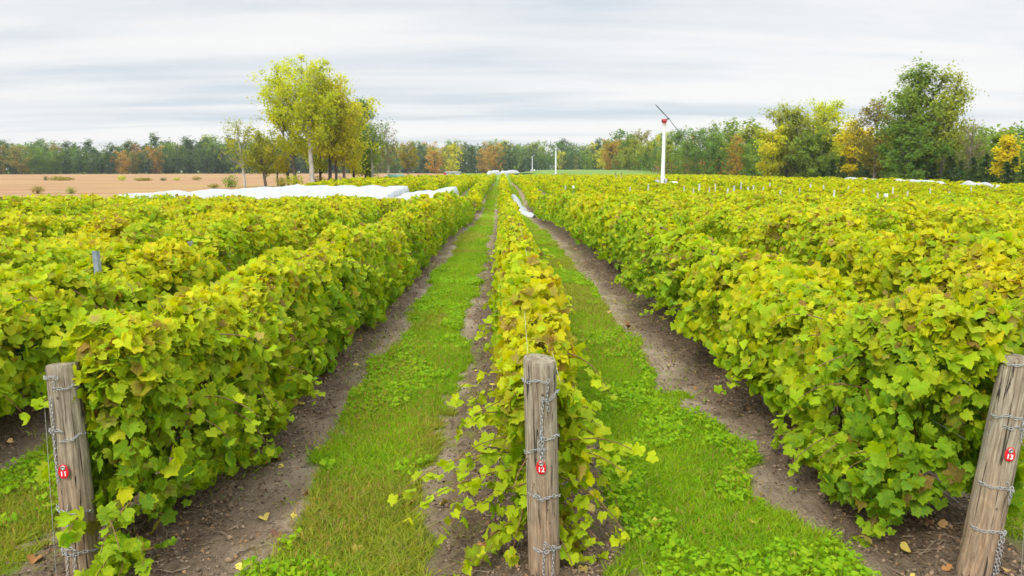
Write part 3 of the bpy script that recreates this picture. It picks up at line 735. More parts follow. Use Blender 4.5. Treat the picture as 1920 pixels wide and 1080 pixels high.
# ------------------------------------------------------------------ trellis line posts seen above the leaves
def stake(px, ytop, label, mat, wdt=.055, top=1.28, grp='trellis posts among the vines', ymin=6.0, ymax=160.0, snap=True, Y=None):
    if Y is None:
        for Y in np.arange(ymin, ymax, .1):
            p = at(px, ytop, Y)
            if p[2] <= gz(p[0], Y) + top: break
        p = at(px, ytop, Y)
    else: p = at(px, ytop, Y)
    b = np.array((p[0], Y, float(gz(p[0], Y)) - .05)); h = p[2] - b[2]
    mb = MB(); w2 = wdt / 2; t = wdt * .09                             # folded C profile with lips
    prof = [(-w2, -w2 * .7), (w2, -w2 * .7), (w2, w2 * .7), (w2 * .5, w2 * .7), (w2 * .5, w2 * .5), (w2 - t, w2 * .5), (w2 - t, -w2 * .7 + t), (-w2 + t, -w2 * .7 + t), (-w2 + t, w2 * .5), (-w2 * .5, w2 * .5), (-w2 * .5, w2 * .7), (-w2, w2 * .7)]
    n = len(prof); V = [(a, c, z) for z in (0, h) for a, c in prof]
    mb.add(V, [(i, (i + 1) % n, n + (i + 1) % n, n + i) for i in range(n)])
    cc = mb.n; mb.add([(-w2, -w2 * .7, h), (w2, -w2 * .7, h), (w2, -w2 * .7 + t, h), (-w2, -w2 * .7 + t, h)], [(0, 1, 2, 3)])
    o = mb.build('trellis_post', mat, smooth=False); o.location = b
    o.rotation_euler = (rng.normal(0, .02), rng.normal(0, .03), rng.normal(0, .4))
    return tag(o, label, 'trellis post', grp)
for (px, yt, k, lb) in ((357, 452, -2, 'blue grey steel post standing clear of the leaves in the vines left of row 11'), (185, 471, -2, 'blue grey steel post half hidden in the leaves above the post tagged 11'),
                        (443, 508, -2, 'grey steel post almost buried in the row of post 11'), (703, 437, -2, 'short grey post tip in the yellow leaves left of the middle alley'), (652, 393, -4, 'pale grey post tip in the vines just before the white nets')):
    Y = rowx(k) / ray(px, 322)[0] * ray(px, 322)[1]
    stake(px, yt, lb, M['steel'], .062, Y=Y)
for (px, yt, wd) in ((1311, 345, .16), (1300, 353, .1), (1362, 353, .12), (1376, 348, .16), (1402, 350, .14), (1414, 347, .12), (1462, 356, .13), (1482, 361, .12), (1446, 343, .1), (1521, 345, .14), (1342, 344, .1),
                     (1565, 356, .13), (1839, 382, .1), (1902, 386, .1), (1859, 375, .08), (1648, 361, .12), (1700, 358, .1), (1618, 354, .1), (1822, 350, .1), (1330, 350, .08), (1390, 341, .1), (1432, 350, .1), (1500, 352, .1), (1545, 347, .1),
                     (1590, 349, .1), (1675, 351, .1), (1745, 353, .1), (1780, 359, .1), (1284, 349, .1), (1215, 345, .1), (1180, 350, .1), (1060, 348, .1)):
    rel = 'right of' if px > 1245 else 'left of'
    stake(px, yt, 'grey white stake standing above the far vines ' + rel + ' the tall fan', M['palepost'], wd * .8, 1.5, 'pale stakes above the far vines right of the alley', ymin=38)
stake(820, 362, 'pale end post of the vine row at the cross lane beside the white nets', M['palepost'], .16, Y=47.2)

# ------------------------------------------------------------------ frost fans
def fan(px, Y, ytop, label, tip_a, tip_b, big):
    p = at(px, 322, Y); b = np.array((p[0], Y, float(gz(p[0], Y)))); zt = at(px, ytop, Y)[2]; H = zt - b[2]
    root = empty('frost_fan', b); tag(root, label, 'wind machine', 'white frost fans')
    sgm = MB(); tube(sgm, [(0, 0, z) for z in np.linspace(0, H - .45, 14)], np.linspace(.225, .17, 14), 20)
    for z in (H * .33, H * .66): tube(sgm, [(0, 0, z - .03), (0, 0, z + .03)], [.232, .226], 20)
    sgm.build('tower', M['tower'], root)
    hb = MB(); box(hb, (-.30, -.28, H - .42), (.24, .28, H - .06), bev=.08); tube(hb, [(0, 0, H - .52), (0, 0, H - .42)], [.20, .24], 18)
    hb.build('gearbox', M['redpaint' if big else 'tower'], root)
    hx = np.array((.34, -.46, H - .05))
    ub = MB(); tube(ub, [(.2, -.25, H - .1), hx - (0, .12, 0), hx + (.02, -.2, 0)], [.09, .11, .07], 14); ub.build('hub', M['darkmetal' if big else 'grey'], root)
    for (tx, ty) in (tip_a, tip_b):
        tip = at(tx, ty, Y - .5) - b; ax = tip - hx; L = np.linalg.norm(ax); ax /= L
        ch = unit(np.cross(ax, (0, 1., 0))) ; n = 9; bl = MB(); V = []
        for i in range(n):
            u = i / (n - 1); c = .08 * (.75 + .5 * u - .6 * u * u) ; tw = .9 - .6 * u
            cd = ch * cos(tw) + np.array((0, 1., 0)) * sin(tw); nd = np.cross(ax, cd); o_ = hx + ax * L * u
            V += [o_ - cd * c, o_ + nd * .035 * (1.2 - u), o_ + cd * c, o_ - nd * .025 * (1.2 - u)]
        f = [(4 * i + a, 4 * i + (a + 1) % 4, 4 * i + 4 + (a + 1) % 4, 4 * i + 4 + a) for i in range(n - 1) for a in range(4)] + [(4 * n - 4, 4 * n - 3, 4 * n - 2, 4 * n - 1)]
        bl.add(V, f); bl.build('blade', M['darkmetal'] if big else M['tower'], root)
    eb = MB(); box(eb, (-1.0, -.5, .16), (.45, .5, .95), bev=.08); box(eb, (-.8, -.4, .95), (-.35, .3, 1.20), bev=.05); box(eb, (.1, -.45, .95), (.42, .1, 1.4), bev=.04); tube(eb, [(-.6, 0, 1.2), (-.6, 0, 1.5)], .04, 8)
    eb.build('engine_box', M['grey'], root)
    tb = MB(); tube(tb, [(.7, -.3, .66), (.76, -.3, .66), (1.5, -.3, .66), (1.56, -.3, .66)], [.28, .42, .42, .28], 18); box(tb, (.82, -.55, 0), (.94, -.05, .34)); box(tb, (1.3, -.55, 0), (1.42, -.05, .34))
    tb.build('fuel_tank', M['tower'], root)
    cb = MB(); box(cb, (-1.2, -.9, -.1), (.9, .8, .16), bev=.03); cb.build('concrete_pad', M['grey'], root)
fan(1243, 82, 222, 'tall white frost fan with red gearbox and diagonal blades above the vines', (1229, 196), (1273, 247), True)
fan(1042, 200, 277, 'middle sized white frost fan standing in front of the far wood', (1037, 270), (1052, 286), False)
fan(998, 400, 293, 'smallest and farthest white frost fan beside the white nets at the alley end', (994.5, 296.5), (1003, 290), False)

# ------------------------------------------------------------------ nets and small things far off
nb = MB()                                                               # the loose white net dropped in the right alley
pl = [(962, 368, .22), (968, 377, .30), (971, 387, .42), (973, 398, .55), (985, 402, .50), (1003, 409, .22)]
cent = [on_ground(a, b) for a, b, _ in pl]; cy = np.array(cent); t_ = np.linspace(0, len(pl) - 1, 60)
C = np.stack([np.interp(t_, range(len(pl)), cy[:, i]) for i in range(2)], 1); Wn = np.interp(t_, range(len(pl)), [q[2] for q in pl])
D = unit(np.gradient(C, axis=0)); Nn = np.stack((D[:, 1], -D[:, 0]), 1); s_ = np.linspace(-1, 1, 17)
PX = C[:, None] + Nn[:, None] * (s_[None, :, None] * (Wn * (1 + (fbm(t_ * 1.7, t_ * 0, None, 71, 3) - .5) * .9))[:, None, None])
hz_ = (.16 * (1 - s_[None] ** 2) + .02) * (.35 + 1.5 * fbm(PX[..., 0] * 2.5, PX[..., 1] * 1.3, None, 72, 4)) 
V = np.concatenate((PX, (gh(PX[..., 0], PX[..., 1]) + hz_)[..., None]), -1)
i = np.arange(59)[:, None] * 17; j = np.arange(16)[None]
off = np.array((C[0, 0], C[0, 1], float(gz(*C[0]))))
nb.add(V.reshape(-1, 3) - off, np.stack((i + j, i + 17 + j, i + 18 + j, i + j + 1), -1).reshape(-1, 4))
o = nb.build('loose_net', M['net']); o.location = off
tag(o, 'crumpled white netting lying on the ground in the right hand alley', 'netting')
def far_net(p, q, hgt, wid, label, grp=None):
    p, q = np.array(p), np.array(q); n = max(12, int(np.linalg.norm(q - p) / .5)); u = np.linspace(0, 1, n); mb = MB()
    cpt = p[None] + (q - p)[None] * u[:, None]; d = unit(q - p); nn = np.array((d[1], -d[0])); a = np.linspace(-pi / 2, pi / 2, 12)
    hh = hgt * (.7 + .6 * fbm(u * n * .25, u * 0 + hgt * 9, None, 81, 3))
    X = cpt[:, None, :] + nn[None, None] * (np.sin(a) * wid)[None, :, None]
    Z = gz(X[..., 0], X[..., 1]) + .02 + np.cos(a).clip(0)[None] ** .6 * hh[:, None] * np.minimum(1, 8 * np.minimum(u, 1 - u) + .35)[:, None]
    off = np.array((p[0], p[1], float(gz(*p)))); V = np.concatenate((X, Z[..., None]), -1).reshape(-1, 3) - off
    i = np.arange(n - 1)[:, None] * 12; j = np.arange(11)[None]
    mb.add(V, np.stack((i + j, i + 12 + j, i + 13 + j, i + j + 1), -1).reshape(-1, 4))
    for e in (0, n - 1):
        idx = np.arange(12) + e * 12; mb.add(V[idx], [(0, m, m + 1) if e else (0, m + 1, m) for m in range(1, 11)])
    o = mb.build('vine_netting', M['net']); o.location = off
    return tag(o, label, 'netting', grp)
far_net((xat(915, 300), 300), (xat(936, 300), 304), 1.9, .9, 'short left heap of white netting at the far end of the alley')
far_net((xat(938, 300), 300), (xat(974, 300), 304), 1.7, .9, 'longer right heap of white netting at the far end of the alley')
far_net((xat(1600, 92), 96), (xat(1815, 70), 72), 1.28, .4, 'thin white net line at the foot of the right hand trees')
far_net((xat(1815, 70), 71.5), (xat(1912, 62), 64), 1.40, .4, 'thicker white net line at the far right below the dark conifers')
def props():
    # green tank trailer, red bin, grey shed, goal-like poles, boxes, dark heap
    p = at(742, 322, 118); b = np.array((p[0], 118, float(gz(p[0], 118)))); r = empty('water_tank', b)
    tag(r, 'green cylindrical tank trailer at the edge of the brown field', 'tank')
    mb = MB(); tube(mb, [(-1.3, 0, 1.1), (-1.15, 0, 1.1), (1.15, 0, 1.1), (1.3, 0, 1.1)], [.35, .62, .62, .35], 18); mb.build('tank_body', M['greentank'], r)
    mb = MB(); box(mb, (-1.4, -.5, .38), (1.6, .5, .5), bev=.02); box(mb, (1.6, -.06, .4), (2.3, .06, .48)); mb.build('chassis', M['grey'], r)
    for sx_ in (-.62, .62):
        wb = MB(); tube(wb, [(-.2, sx_ - .1, .38), (-.2, sx_ + .1, .38)], [.36, .36], 16); wb.build('wheel', M['earth'], r)
    mb = MB(); box(mb, (-1.75, -.4, .9), (-1.25, .4, 1.55), bev=.08); mb.build('pump_box', M['tower'], r)
    p = at(850, 322, 240); b = (p[0], 240, float(gz(p[0], 240))); r = empty('grey_shed', b)
    tag(r, 'low grey shed with a flat roof in front of the far wood', 'shed')
    mb = MB(); box(mb, (-2.2, -1.5, 0), (2.2, 1.5, 1.45), bev=.03); mb.build('wall', M['grey'], r)
    mb = MB(); box(mb, (-2.5, -1.8, 1.45), (2.5, 1.8, 1.65), bev=.04); mb.build('roof', M['tower'], r)
    mb = MB(); box(mb, (-.5, -1.56, 0), (.5, -1.5, 1.25)); mb.build('door', M['darkmetal'], r)
    p = at(836, 322, 240); r = empty('red_bin', (p[0], 240, float(gz(p[0], 240))))
    tag(r, 'small faded red bin left of the low grey shed', 'bin')
    mb = MB(); box(mb, (-.6, -.6, .15), (.6, .6, 1.5), bev=.06); mb.build('bin_body', M['redpaint'], r)
    mb = MB(); box(mb, (-.66, -.66, 1.5), (.66, .66, 1.62), bev=.04); mb.build('lid', M['grey'], r)
    p = at(1160, 322, 105); b = (p[0], 105, float(gz(p[0], 105))); r = empty('pole_frame', b)
    tag(r, 'pair of tan timber poles with a grey crate between them in the vines', 'pole frame')
    for sx_ in (-.42, .42):
        mb = MB(); tube(mb, [(sx_, 0, 0), (sx_ * 1.02, 0, 2.0)], [.09, .08], 10); mb.build('pole', M['tan'], r)
    mb = MB(); box(mb, (-.40, -.2, .35), (.40, .2, 1.35), bev=.03); mb.build('crate', M['grey'], r)
    for (px, py, Y, lb) in ((1075, 351, 66, 'small white box on a stake in the vines below the middle fan'), (1661, 367, 46, 'small white square box on a stake in the vines below the tall green tree')):
        p = at(px, py, Y); b = np.array((p[0], Y, float(gz(p[0], Y)))); r = empty('stake_box', b); tag(r, lb, 'box'); h = p[2] - b[2]
        mb = MB(); box(mb, (-.10, -.08, h - .12), (.10, .08, h + .12), bev=.02); mb.build('box_body', M['tower'], r)
        mb = MB(); tube(mb, [(0, 0, -.05), (0, 0, h - .12)], .02, 8); mb.build('stake', M['palepost'], r)
    p = at(1066, 322, 200); mb = MB(); n = 34; a = np.linspace(0, 2 * pi, n, endpoint=False); rr = np.linspace(0, 1, 10)
    Rg, Ag = np.meshgrid(rr, a, indexing='ij'); X = Rg * np.cos(Ag) * 6.5; Y = Rg * np.sin(Ag) * 2.2
    Z = (1 - Rg ** 1.5) * 1.1 * (.4 + 1.2 * fbm(X * .6 + 40, Y * .6, None, 88, 3)) 
    i = np.arange(9)[:, None] * n; j = np.arange(n)[None]; j2 = (j + 1) % n
    mb.add(np.stack((X, Y, Z), -1).reshape(-1, 3), np.stack((i + j, i + n + j, i + n + j2, i + j2), -1).reshape(-1, 4))
    o = mb.build('earth_heap', M['earth']); o.location = (p[0], 200, float(gz(p[0], 200)) + .1); tag(o, 'long dark heap of earth at the meadow edge right of the middle fan', 'earth heap')
props()

# ------------------------------------------------------------------ trees
TCOL = {
    'gold': ((0.72, 0.62, 0.018), (0.52, 0.58, 0.025)), 'lime': ((0.42, 0.56, 0.022), (0.66, 0.64, 0.018)), 'green': ((0.090, 0.205, 0.036), (0.150, 0.290, 0.044)),
    'olive': ((0.217, 0.232, 0.043), (0.348, 0.261, 0.058)), 'dark': ((0.032, 0.105, 0.048), (0.058, 0.150, 0.055)), 'orange': ((0.567, 0.270, 0.041), (0.486, 0.351, 0.041)),
    'mid': ((0.165, 0.300, 0.045), (0.270, 0.370, 0.050)), 'rust': ((0.390, 0.143, 0.052), (0.338, 0.208, 0.065)), 'bright': ((0.80, 0.66, 0.015), (0.70, 0.60, 0.018)), 'grey': ((0.208, 0.195, 0.117), (0.260, 0.221, 0.117)), 'yellowgreen': ((0.272, 0.352, 0.035), (0.416, 0.432, 0.040)),
}
def tree_parts(seed, h, cw, kind, base=.25, nleaf=4000, ls=.3, tr=.16, trunk_col=(.16, .13, .10), sparse=1.0, lean=(0, 0), shape='oval', nlimb=20, sig=.055, fork=0):
    g = np.random.default_rng(seed); wb, lb = MB(), MB()
    n = 12; u = np.linspace(0, 1, n)
    wob = np.cumsum(g.normal(0, .006 * h, (n, 2)), 0) * u[:, None]
    tp = np.stack((lean[0] * u ** 1.3 * h + wob[:, 0], lean[1] * u * h + wob[:, 1], u * h * .97), 1)
    tube(wb, tp, tr * (1 - .90 * u) + .015, 8, trunk_col, False)
    P = lambda q: np.array([np.interp(q, u, tp[:, i]) for i in range(3)])
    prof = {'oval': lambda q: np.sin(pi * np.clip((q - base + .06) / (1.10 - base), 0, 1)) ** .65,
            'cone': lambda q: (1 - (q - base) / (1.02 - base)) ** .9 * .95 + .05,
            'column': lambda q: np.sin(pi * np.clip((q - base + .10) / (1.12 - base), 0, 1)) ** .4,
            'broad': lambda q: np.sin(pi * np.clip((q - base + .03) / (1.05 - base), 0, 1) ** 1.25) ** .6}[shape]
    anchors, wts = [], []
    for i in range(nlimb):
        q = base + (.97 - base) * ((i + g.random()) / nlimb) ** (.9 if shape != 'cone' else 1.0)
        az = i * 2.4 + g.normal(0, .4); Ll = max(.3, cw * .5 * prof(q) * g.uniform(.65, 1.18))
        el = (.35 + .75 * q + g.normal(0, .12)) if shape != 'cone' else -.1 + .3 * q
        d = np.array((cos(az) * cos(el), sin(az) * cos(el), sin(el))); Ll /= max(cos(el), .45)
        p0 = P(max(.06, q - (Ll * sin(el) * .8) / h)) if shape != 'cone' else P(q)
        m = 5; lp = [p0]
        for a in range(m):
            d = unit(d + g.normal(0, .13, 3) + np.array((0, 0, .03))); lp.append(lp[-1] + d * Ll / m)
        lp = np.array(lp); r0 = tr * .38 * (1 - q * .6)
        tube(wb, lp, np.linspace(r0, .012, m + 1), 5, np.array(trunk_col) * .9, False)
        for a in range(2, m + 1): anchors.append(lp[a]); wts.append(.6 + .25 * a)
        for sgn in range(3):
            s0 = lp[g.integers(1, m)]; d2 = unit(d + g.normal(0, .65, 3)); e = s0 + d2 * Ll * g.uniform(.25, .5)
            tube(wb, np.array([s0, (s0 + e) / 2 + g.normal(0, .03 * Ll, 3), e]), [r0 * .4, r0 * .25, .008], 4, np.array(trunk_col) * .85, False)
            anchors.append(e); wts.append(1.2); anchors.append((s0 + e) / 2); wts.append(.8)
    anchors = np.array(anchors); wts = np.array(wts) * g.uniform(.15, 1.0, len(anchors)) ** 1.5
    if sparse < 1: wts *= g.random(len(anchors)) < .3 + .7 * sparse
    idx = g.choice(len(anchors), nleaf, p=wts / wts.sum())
    sg = sig * h * .78
    p = anchors[idx] + g.normal(0, 1, (nleaf, 3)) * (sg * g.uniform(.5, 1.2, (len(anchors), 1)))[idx] * (1, 1, .8)
    p[:, 2] = np.clip(p[:, 2], .02 * h, None)
    c0, c1 = (np.array(c) for c in TCOL[kind])
    tt = g.random(len(anchors))[idx] * .7 + .3 * g.random(nleaf)
    col = (c0[None] * (1 - tt[:, None]) + c1[None] * tt[:, None]) * g.uniform(.75, 1.25, (nleaf, 1))
    ctr = np.stack((tp[5, 0] + 0 * p[:, 0], tp[5, 1] + 0 * p[:, 0], np.full(nleaf, h * (base + 1) / 2)), 1)
    nr = unit(p - ctr) + g.normal(0, .6, (nleaf, 3)) + np.array((0, -.25, .8))
    leaves(lb, p, nr, ls * g.uniform(.6, 1.3, nleaf), col, 'C')
    return wb, lb
def put_tree(name, label, cat, loc, wb, lb, group=None, bare=False):
    root = empty(name, loc); tag(root, label, cat, group)
    wb.build('trunk', M['treebark'], root); lb.build('crown', M['treeleaf'], root)
    return root
def tree_at(px, Y, ytop, wpx, label, kind, name='tree', ybase=None, group=None, **kw):
    p = at(px, 322, Y); b = np.array((p[0], Y, float(gz(p[0], Y)))); h = at(px, ytop, Y)[2] - b[2]
    kw['nleaf'] = int(kw.get('nleaf', 4000) * 1.45); kw['ls'] = kw.get('ls', .3) * .92
    wb, lb = tree_parts(int(px * 7 + Y), h, wpx * Y / FPX, kind, **kw)
    return put_tree(name, label, 'tree', b, wb, lb, group)
WHITE_T = (.50, .47, .42); DARK_T = (.07, .055, .045); MID_T = (.20, .165, .13)
hero = [  # px, depth, top, crown width, label, kind, options
    (458, 100, 226, 75, 'thin half bare tree with pale trunk at the left end of the clump', 'yellowgreen', dict(base=.35, nleaf=1100, ls=.26, tr=.17, trunk_col=WHITE_T, sparse=.6, lean=(-.10, 0), nlimb=16)),
    (497, 102, 250, 85, 'small yellowish tree with leaning trunk left of the big yellow trees', 'yellowgreen', dict(base=.30, nleaf=1900, ls=.28, tr=.20, trunk_col=MID_T, lean=(-.12, 0))),
    (520, 108, 262, 60, 'small golden tree between the leaning tree and the yellow trees', 'gold', dict(base=.35, nleaf=1700, ls=.26, tr=.12, trunk_col=MID_T, lean=(-.05, 0))),
    (553, 106, 152, 118, 'tall lime tree with airy left branches beside the tallest yellow tree', 'lime', dict(base=.34, nleaf=3800, ls=.32, tr=.26, trunk_col=MID_T, sparse=.75, nlimb=22, lean=(-.06, 0), sig=.045)),
    (585, 103, 104, 120, 'tallest yellow and lime tree with forked white trunk in the left clump', 'lime', dict(base=.40, nleaf=5800, ls=.32, tr=.34, trunk_col=WHITE_T, nlimb=28, sparse=.85, lean=(-.03, 0), sig=.042)),
    (618, 107, 134, 100, 'tall lime yellow tree just right of the white trunk', 'gold', dict(base=.30, nleaf=6500, ls=.33, tr=.26, trunk_col=DARK_T, nlimb=26, sig=.05)),
    (645, 108, 170, 96, 'broad gold tree on the right shoulder of the yellow clump', 'gold', dict(base=.26, nleaf=5500, ls=.33, tr=.22, trunk_col=MID_T, nlimb=26)),
    (663, 112, 190, 60, 'deep gold tree in front of the dark green tree', 'gold', dict(base=.18, nleaf=3600, ls=.32, tr=.18, trunk_col=DARK_T)),
    (540, 109, 112, 84, 'slender tall lime tree behind the tallest yellow tree, its thin top reaching left', 'lime', dict(base=.48, nleaf=2400, ls=.32, tr=.2, trunk_col=MID_T, sparse=.7, nlimb=20, lean=(-.03, 0), sig=.04)),
    (630, 110, 148, 74, 'rounded gold tree between the lime yellow tree and the broad gold tree', 'gold', dict(base=.30, nleaf=3000, ls=.33, tr=.2, trunk_col=MID_T, nlimb=24)),
    (600, 112, 215, 90, 'low bushy lime tree filling the middle of the yellow clump', 'lime', dict(base=.25, nleaf=2600, ls=.33, tr=.2, trunk_col=DARK_T)),
    (686, 122, 184, 66, 'dark green tree at the right of the yellow clump', 'green', dict(base=.10, nleaf=4600, ls=.34, tr=.22, trunk_col=DARK_T)),
    (698, 118, 226, 44, 'slim tree with white trunk right of the dark green tree', 'mid', dict(base=.38, nleaf=900, ls=.28, tr=.19, trunk_col=WHITE_T, sparse=.8)),
    (728, 125, 236, 44, 'sparse thin tree standing alone right of the clump', 'grey', dict(base=.40, nleaf=520, ls=.28, tr=.14, trunk_col=WHITE_T, sparse=.6)),
    (765, 170, 266, 44, 'slender tree with brown leaves before the far wood', 'olive', dict(base=.42, nleaf=800, ls=.4, tr=.16, trunk_col=MID_T)),
    # right side
    (1474, 132, 196, 92, 'yellow green tree with golden lower leaves left of the rounded green tree', 'yellowgreen', dict(base=.18, nleaf=6500, ls=.40, tr=.3, nlimb=26)),
    (1540, 130, 186, 84, 'rounded light green tree towards the middle of the right wood', 'lime', dict(base=.12, nleaf=5500, ls=.40, tr=.3, nlimb=24)),
    (1520, 127, 240, 80, 'mid green tree below the rounded light green tree', 'mid', dict(base=.08, nleaf=4500, ls=.40, tr=.25)),
    (1448, 130, 238, 66, 'bright yellow tree at the foot of the yellow green tree', 'gold', dict(base=.1, nleaf=3800, ls=.36, tr=.22)),
    (1602, 118, 226, 66, 'bright yellow tree left of the tallest green tree', 'bright', dict(base=.12, nleaf=3600, ls=.36, tr=.2)),
    (1640, 106, 182, 78, 'thinly leaved olive tree at the left shoulder of the tallest green tree', 'olive', dict(base=.2, nleaf=3000, ls=.33, tr=.26, sparse=.85)),
    (1712, 100, 124, 128, 'tallest broad green tree in the right wood', 'mid', dict(base=.15, nleaf=9500, ls=.36, tr=.42, nlimb=34, sig=.048)),
    (1762, 98, 128, 76, 'airy green tree leaning right beside the tallest green tree', 'yellowgreen', dict(base=.36, nleaf=2800, ls=.34, tr=.28, sparse=.75, lean=(.07, 0))),
    (1700, 97, 230, 110, 'dense dark green tree under the tallest tree of the right wood', 'green', dict(base=.06, nleaf=5000, ls=.36, tr=.28)),
    (1886, 84, 252, 46, 'bright yellow tree near the right edge of the photo', 'bright', dict(base=.25, nleaf=2200, ls=.28, tr=.14)),
    (1818, 92, 226, 58, 'bare grey brown tree right of the tallest green tree', 'grey', dict(base=.25, nleaf=700, ls=.24, tr=.16, trunk_col=(.22, .19, .17), sparse=.7, nlimb=30)),
]
for (px, Y, yt, wpx, lb, kind, kw) in hero: tree_at(px, Y, yt, wpx, lb, kind, **kw)

# the woods: a few trees of each kind, copied along the wood's edge
def proto(seed, kind, h, cw, **kw):
    wb, lb = tree_parts(seed, h, cw, kind, **kw)
    return put_tree('wood_tree', '', 'tree', (0, -400, -80), wb, lb)
KW = dict(nleaf=1500, ls=.75, tr=.2, nlimb=20, sig=.06)
PROTO = {}
sd = 5000
for kind in ('dark', 'green', 'mid', 'olive', 'orange', 'yellowgreen', 'gold', 'rust', 'grey'):
    PROTO[kind] = []
    for sh, cw in (('oval', 9.5), ('broad', 11)) if kind in ('dark', 'green', 'mid', 'olive') else (('oval', 9),):
        sd += 1; PROTO[kind].append(proto(sd, kind, 15.0, cw, shape=sh, base=.06, **KW))
PROTO['conifer'] = [proto(6001, 'dark', 10.0, 4.6, shape='cone', base=.03, nleaf=1500, ls=.42, tr=.14, nlimb=40, sig=.035)]
PROTO['aspen'] = [proto(6002, 'green', 13.0, 4.2, shape='column', base=.10, nleaf=1300, ls=.45, tr=.12, nlimb=26, sig=.05, trunk_col=(.40, .38, .34)),
                  proto(6003, 'mid', 13.0, 4.4, shape='column', base=.08, nleaf=1300, ls=.45, tr=.12, nlimb=26, sig=.05, trunk_col=(.30, .28, .25))]
PROTO['gaspen'] = [proto(6004, 'orange', 12.0, 4.6, shape='column', base=.08, nleaf=1200, ls=.45, tr=.12, nlimb=26, sig=.05)]
PH = {'conifer': 10.0, 'aspen': 13.0, 'gaspen': 12.0}
used = set()
WORDS = {'dark': 'dark green', 'green': 'green', 'mid': 'mid green', 'olive': 'olive', 'orange': 'orange yellow', 'yellowgreen': 'yellow green', 'gold': 'golden', 'rust': 'rust red', 'grey': 'grey half bare', 'conifer': 'dark pointed conifer', 'aspen': 'slim upright green', 'gaspen': 'slim orange'}
def plant(px, Y, ytop, kind, where, wide=1.0):
    x = xat(px, Y); b = np.array((x, Y, float(gz(x, Y)))); h = at(px, ytop, Y)[2] - b[2]
    pr = PROTO[kind][rng.integers(0, len(PROTO[kind]))]; s = h / PH.get(kind, 15.0)
    wS = s * wide * rng.uniform(.9, 1.2)
    if pr.name not in used: o = pr; used.add(pr.name); o.location = b; o.scale = (wS, wS, s); o.rotation_euler = (0, 0, rng.uniform(0, 6.28))
    else: o = copy_tree(pr, b, rng.uniform(0, 6.28), (wS, wS, s))
    wd = WORDS[kind] + ('' if kind == 'conifer' else ' tree')
    tag(o, f'{wd} in the {where}', 'tree', f'{wd}s in the {where}')
WL, WC, WR = 'far wood behind the brown field at left', 'far wood behind the middle of the vineyard', 'nearer wood along the right of the vineyard'
def pick(tab):
    ks = list(tab); wv = np.array([tab[k] for k in ks], float); return ks[rng.choice(len(ks), p=wv / wv.sum())]
TL = dict(dark=12, green=5, mid=1.5, olive=1.5, orange=.2, rust=.15)
for ln, (dY, st) in enumerate(((0, 21), (22, 24), (48, 24))):
    for px in np.arange(-230 + ln * 9, 660, st):
        Y = np.interp(px, [-240, 0, 430, 700], [315, 330, 385, 420]) + dY + rng.uniform(-6, 6)
        plant(px + rng.uniform(-6, 6), Y, np.interp(px, [0, 120, 180, 250, 430, 700], [268, 266, 275, 264, 262, 266]) + rng.normal(0, 5) + (10 if ln == 0 else 0), pick(TL), WL, 1.05)
TCm = dict(dark=4, green=5, mid=3.5, olive=2, orange=.7, gold=.9, rust=.1, yellowgreen=1.5)
for ln, (dY, st) in enumerate(((0, 24), (25, 23), (55, 24))):
    for px in np.arange(690 + ln * 9, 1200, st):
        Y = np.interp(px, [690, 950, 1200], [430, 470, 400]) + dY + rng.uniform(-8, 8)
        plant(px + rng.uniform(-7, 7), Y, np.interp(px, [690, 950, 1200], [268, 270, 264]) + rng.normal(0, 4) + (9 if ln == 0 else 0), pick(TCm), WC, 1.05)
for (px, Y, yt, kd) in ((815, 380, 277, 'orange'), (850, 380, 268, 'gold'), (955, 430, 272, 'dark'), (885, 440, 276, 'dark'), (1100, 360, 282, 'mid'), (1128, 350, 277, 'gold'), (925, 430, 266, 'orange')):
    plant(px, Y, yt, kd, WC)
TR = dict(aspen=7, gaspen=.9, yellowgreen=3, orange=.3, mid=3.5, gold=1.0, olive=1.2, green=2, rust=.06, grey=.4)
rx = [1160, 1300, 1400, 1500, 1600, 1700, 1800, 1960]; rY = [300, 205, 165, 140, 122, 108, 98, 84]; rt = [266, 247, 232, 250, 244, 240, 240, 228]
for ln, (dY, dy) in enumerate(((0, 22), (10, 6), (22, -4))):
    px = 1150.0
    while px < 1960:
        Y = np.interp(px, rx, rY)
        plant(px + rng.uniform(-5, 5), Y + dY + rng.uniform(-3, 3), np.interp(px, rx, rt) + dy + rng.normal(0, 7), pick(TR), WR, 1.0)
        px += rng.uniform(2.0, 3.4) * FPX / Y
for (px, yt) in ((1560, 296), (1578, 290), (1610, 300), (1625, 292), (1668, 292), (1690, 300), (1745, 288), (1780, 286), (1800, 296), (1822, 292), (1850, 284), (1868, 296), (1885, 300), (1902, 290), (1925, 288), (1500, 300), (1482, 306), (1838, 302)):
    plant(px, np.interp(px, rx, rY) - 6 + rng.uniform(-2, 2), yt, 'conifer', WR, 1.25)
for l in PROTO.values():
    for p in l:
        if p.name not in used:
            for c in list(p.children): bpy.data.objects.remove(c)
            bpy.data.objects.remove(p)

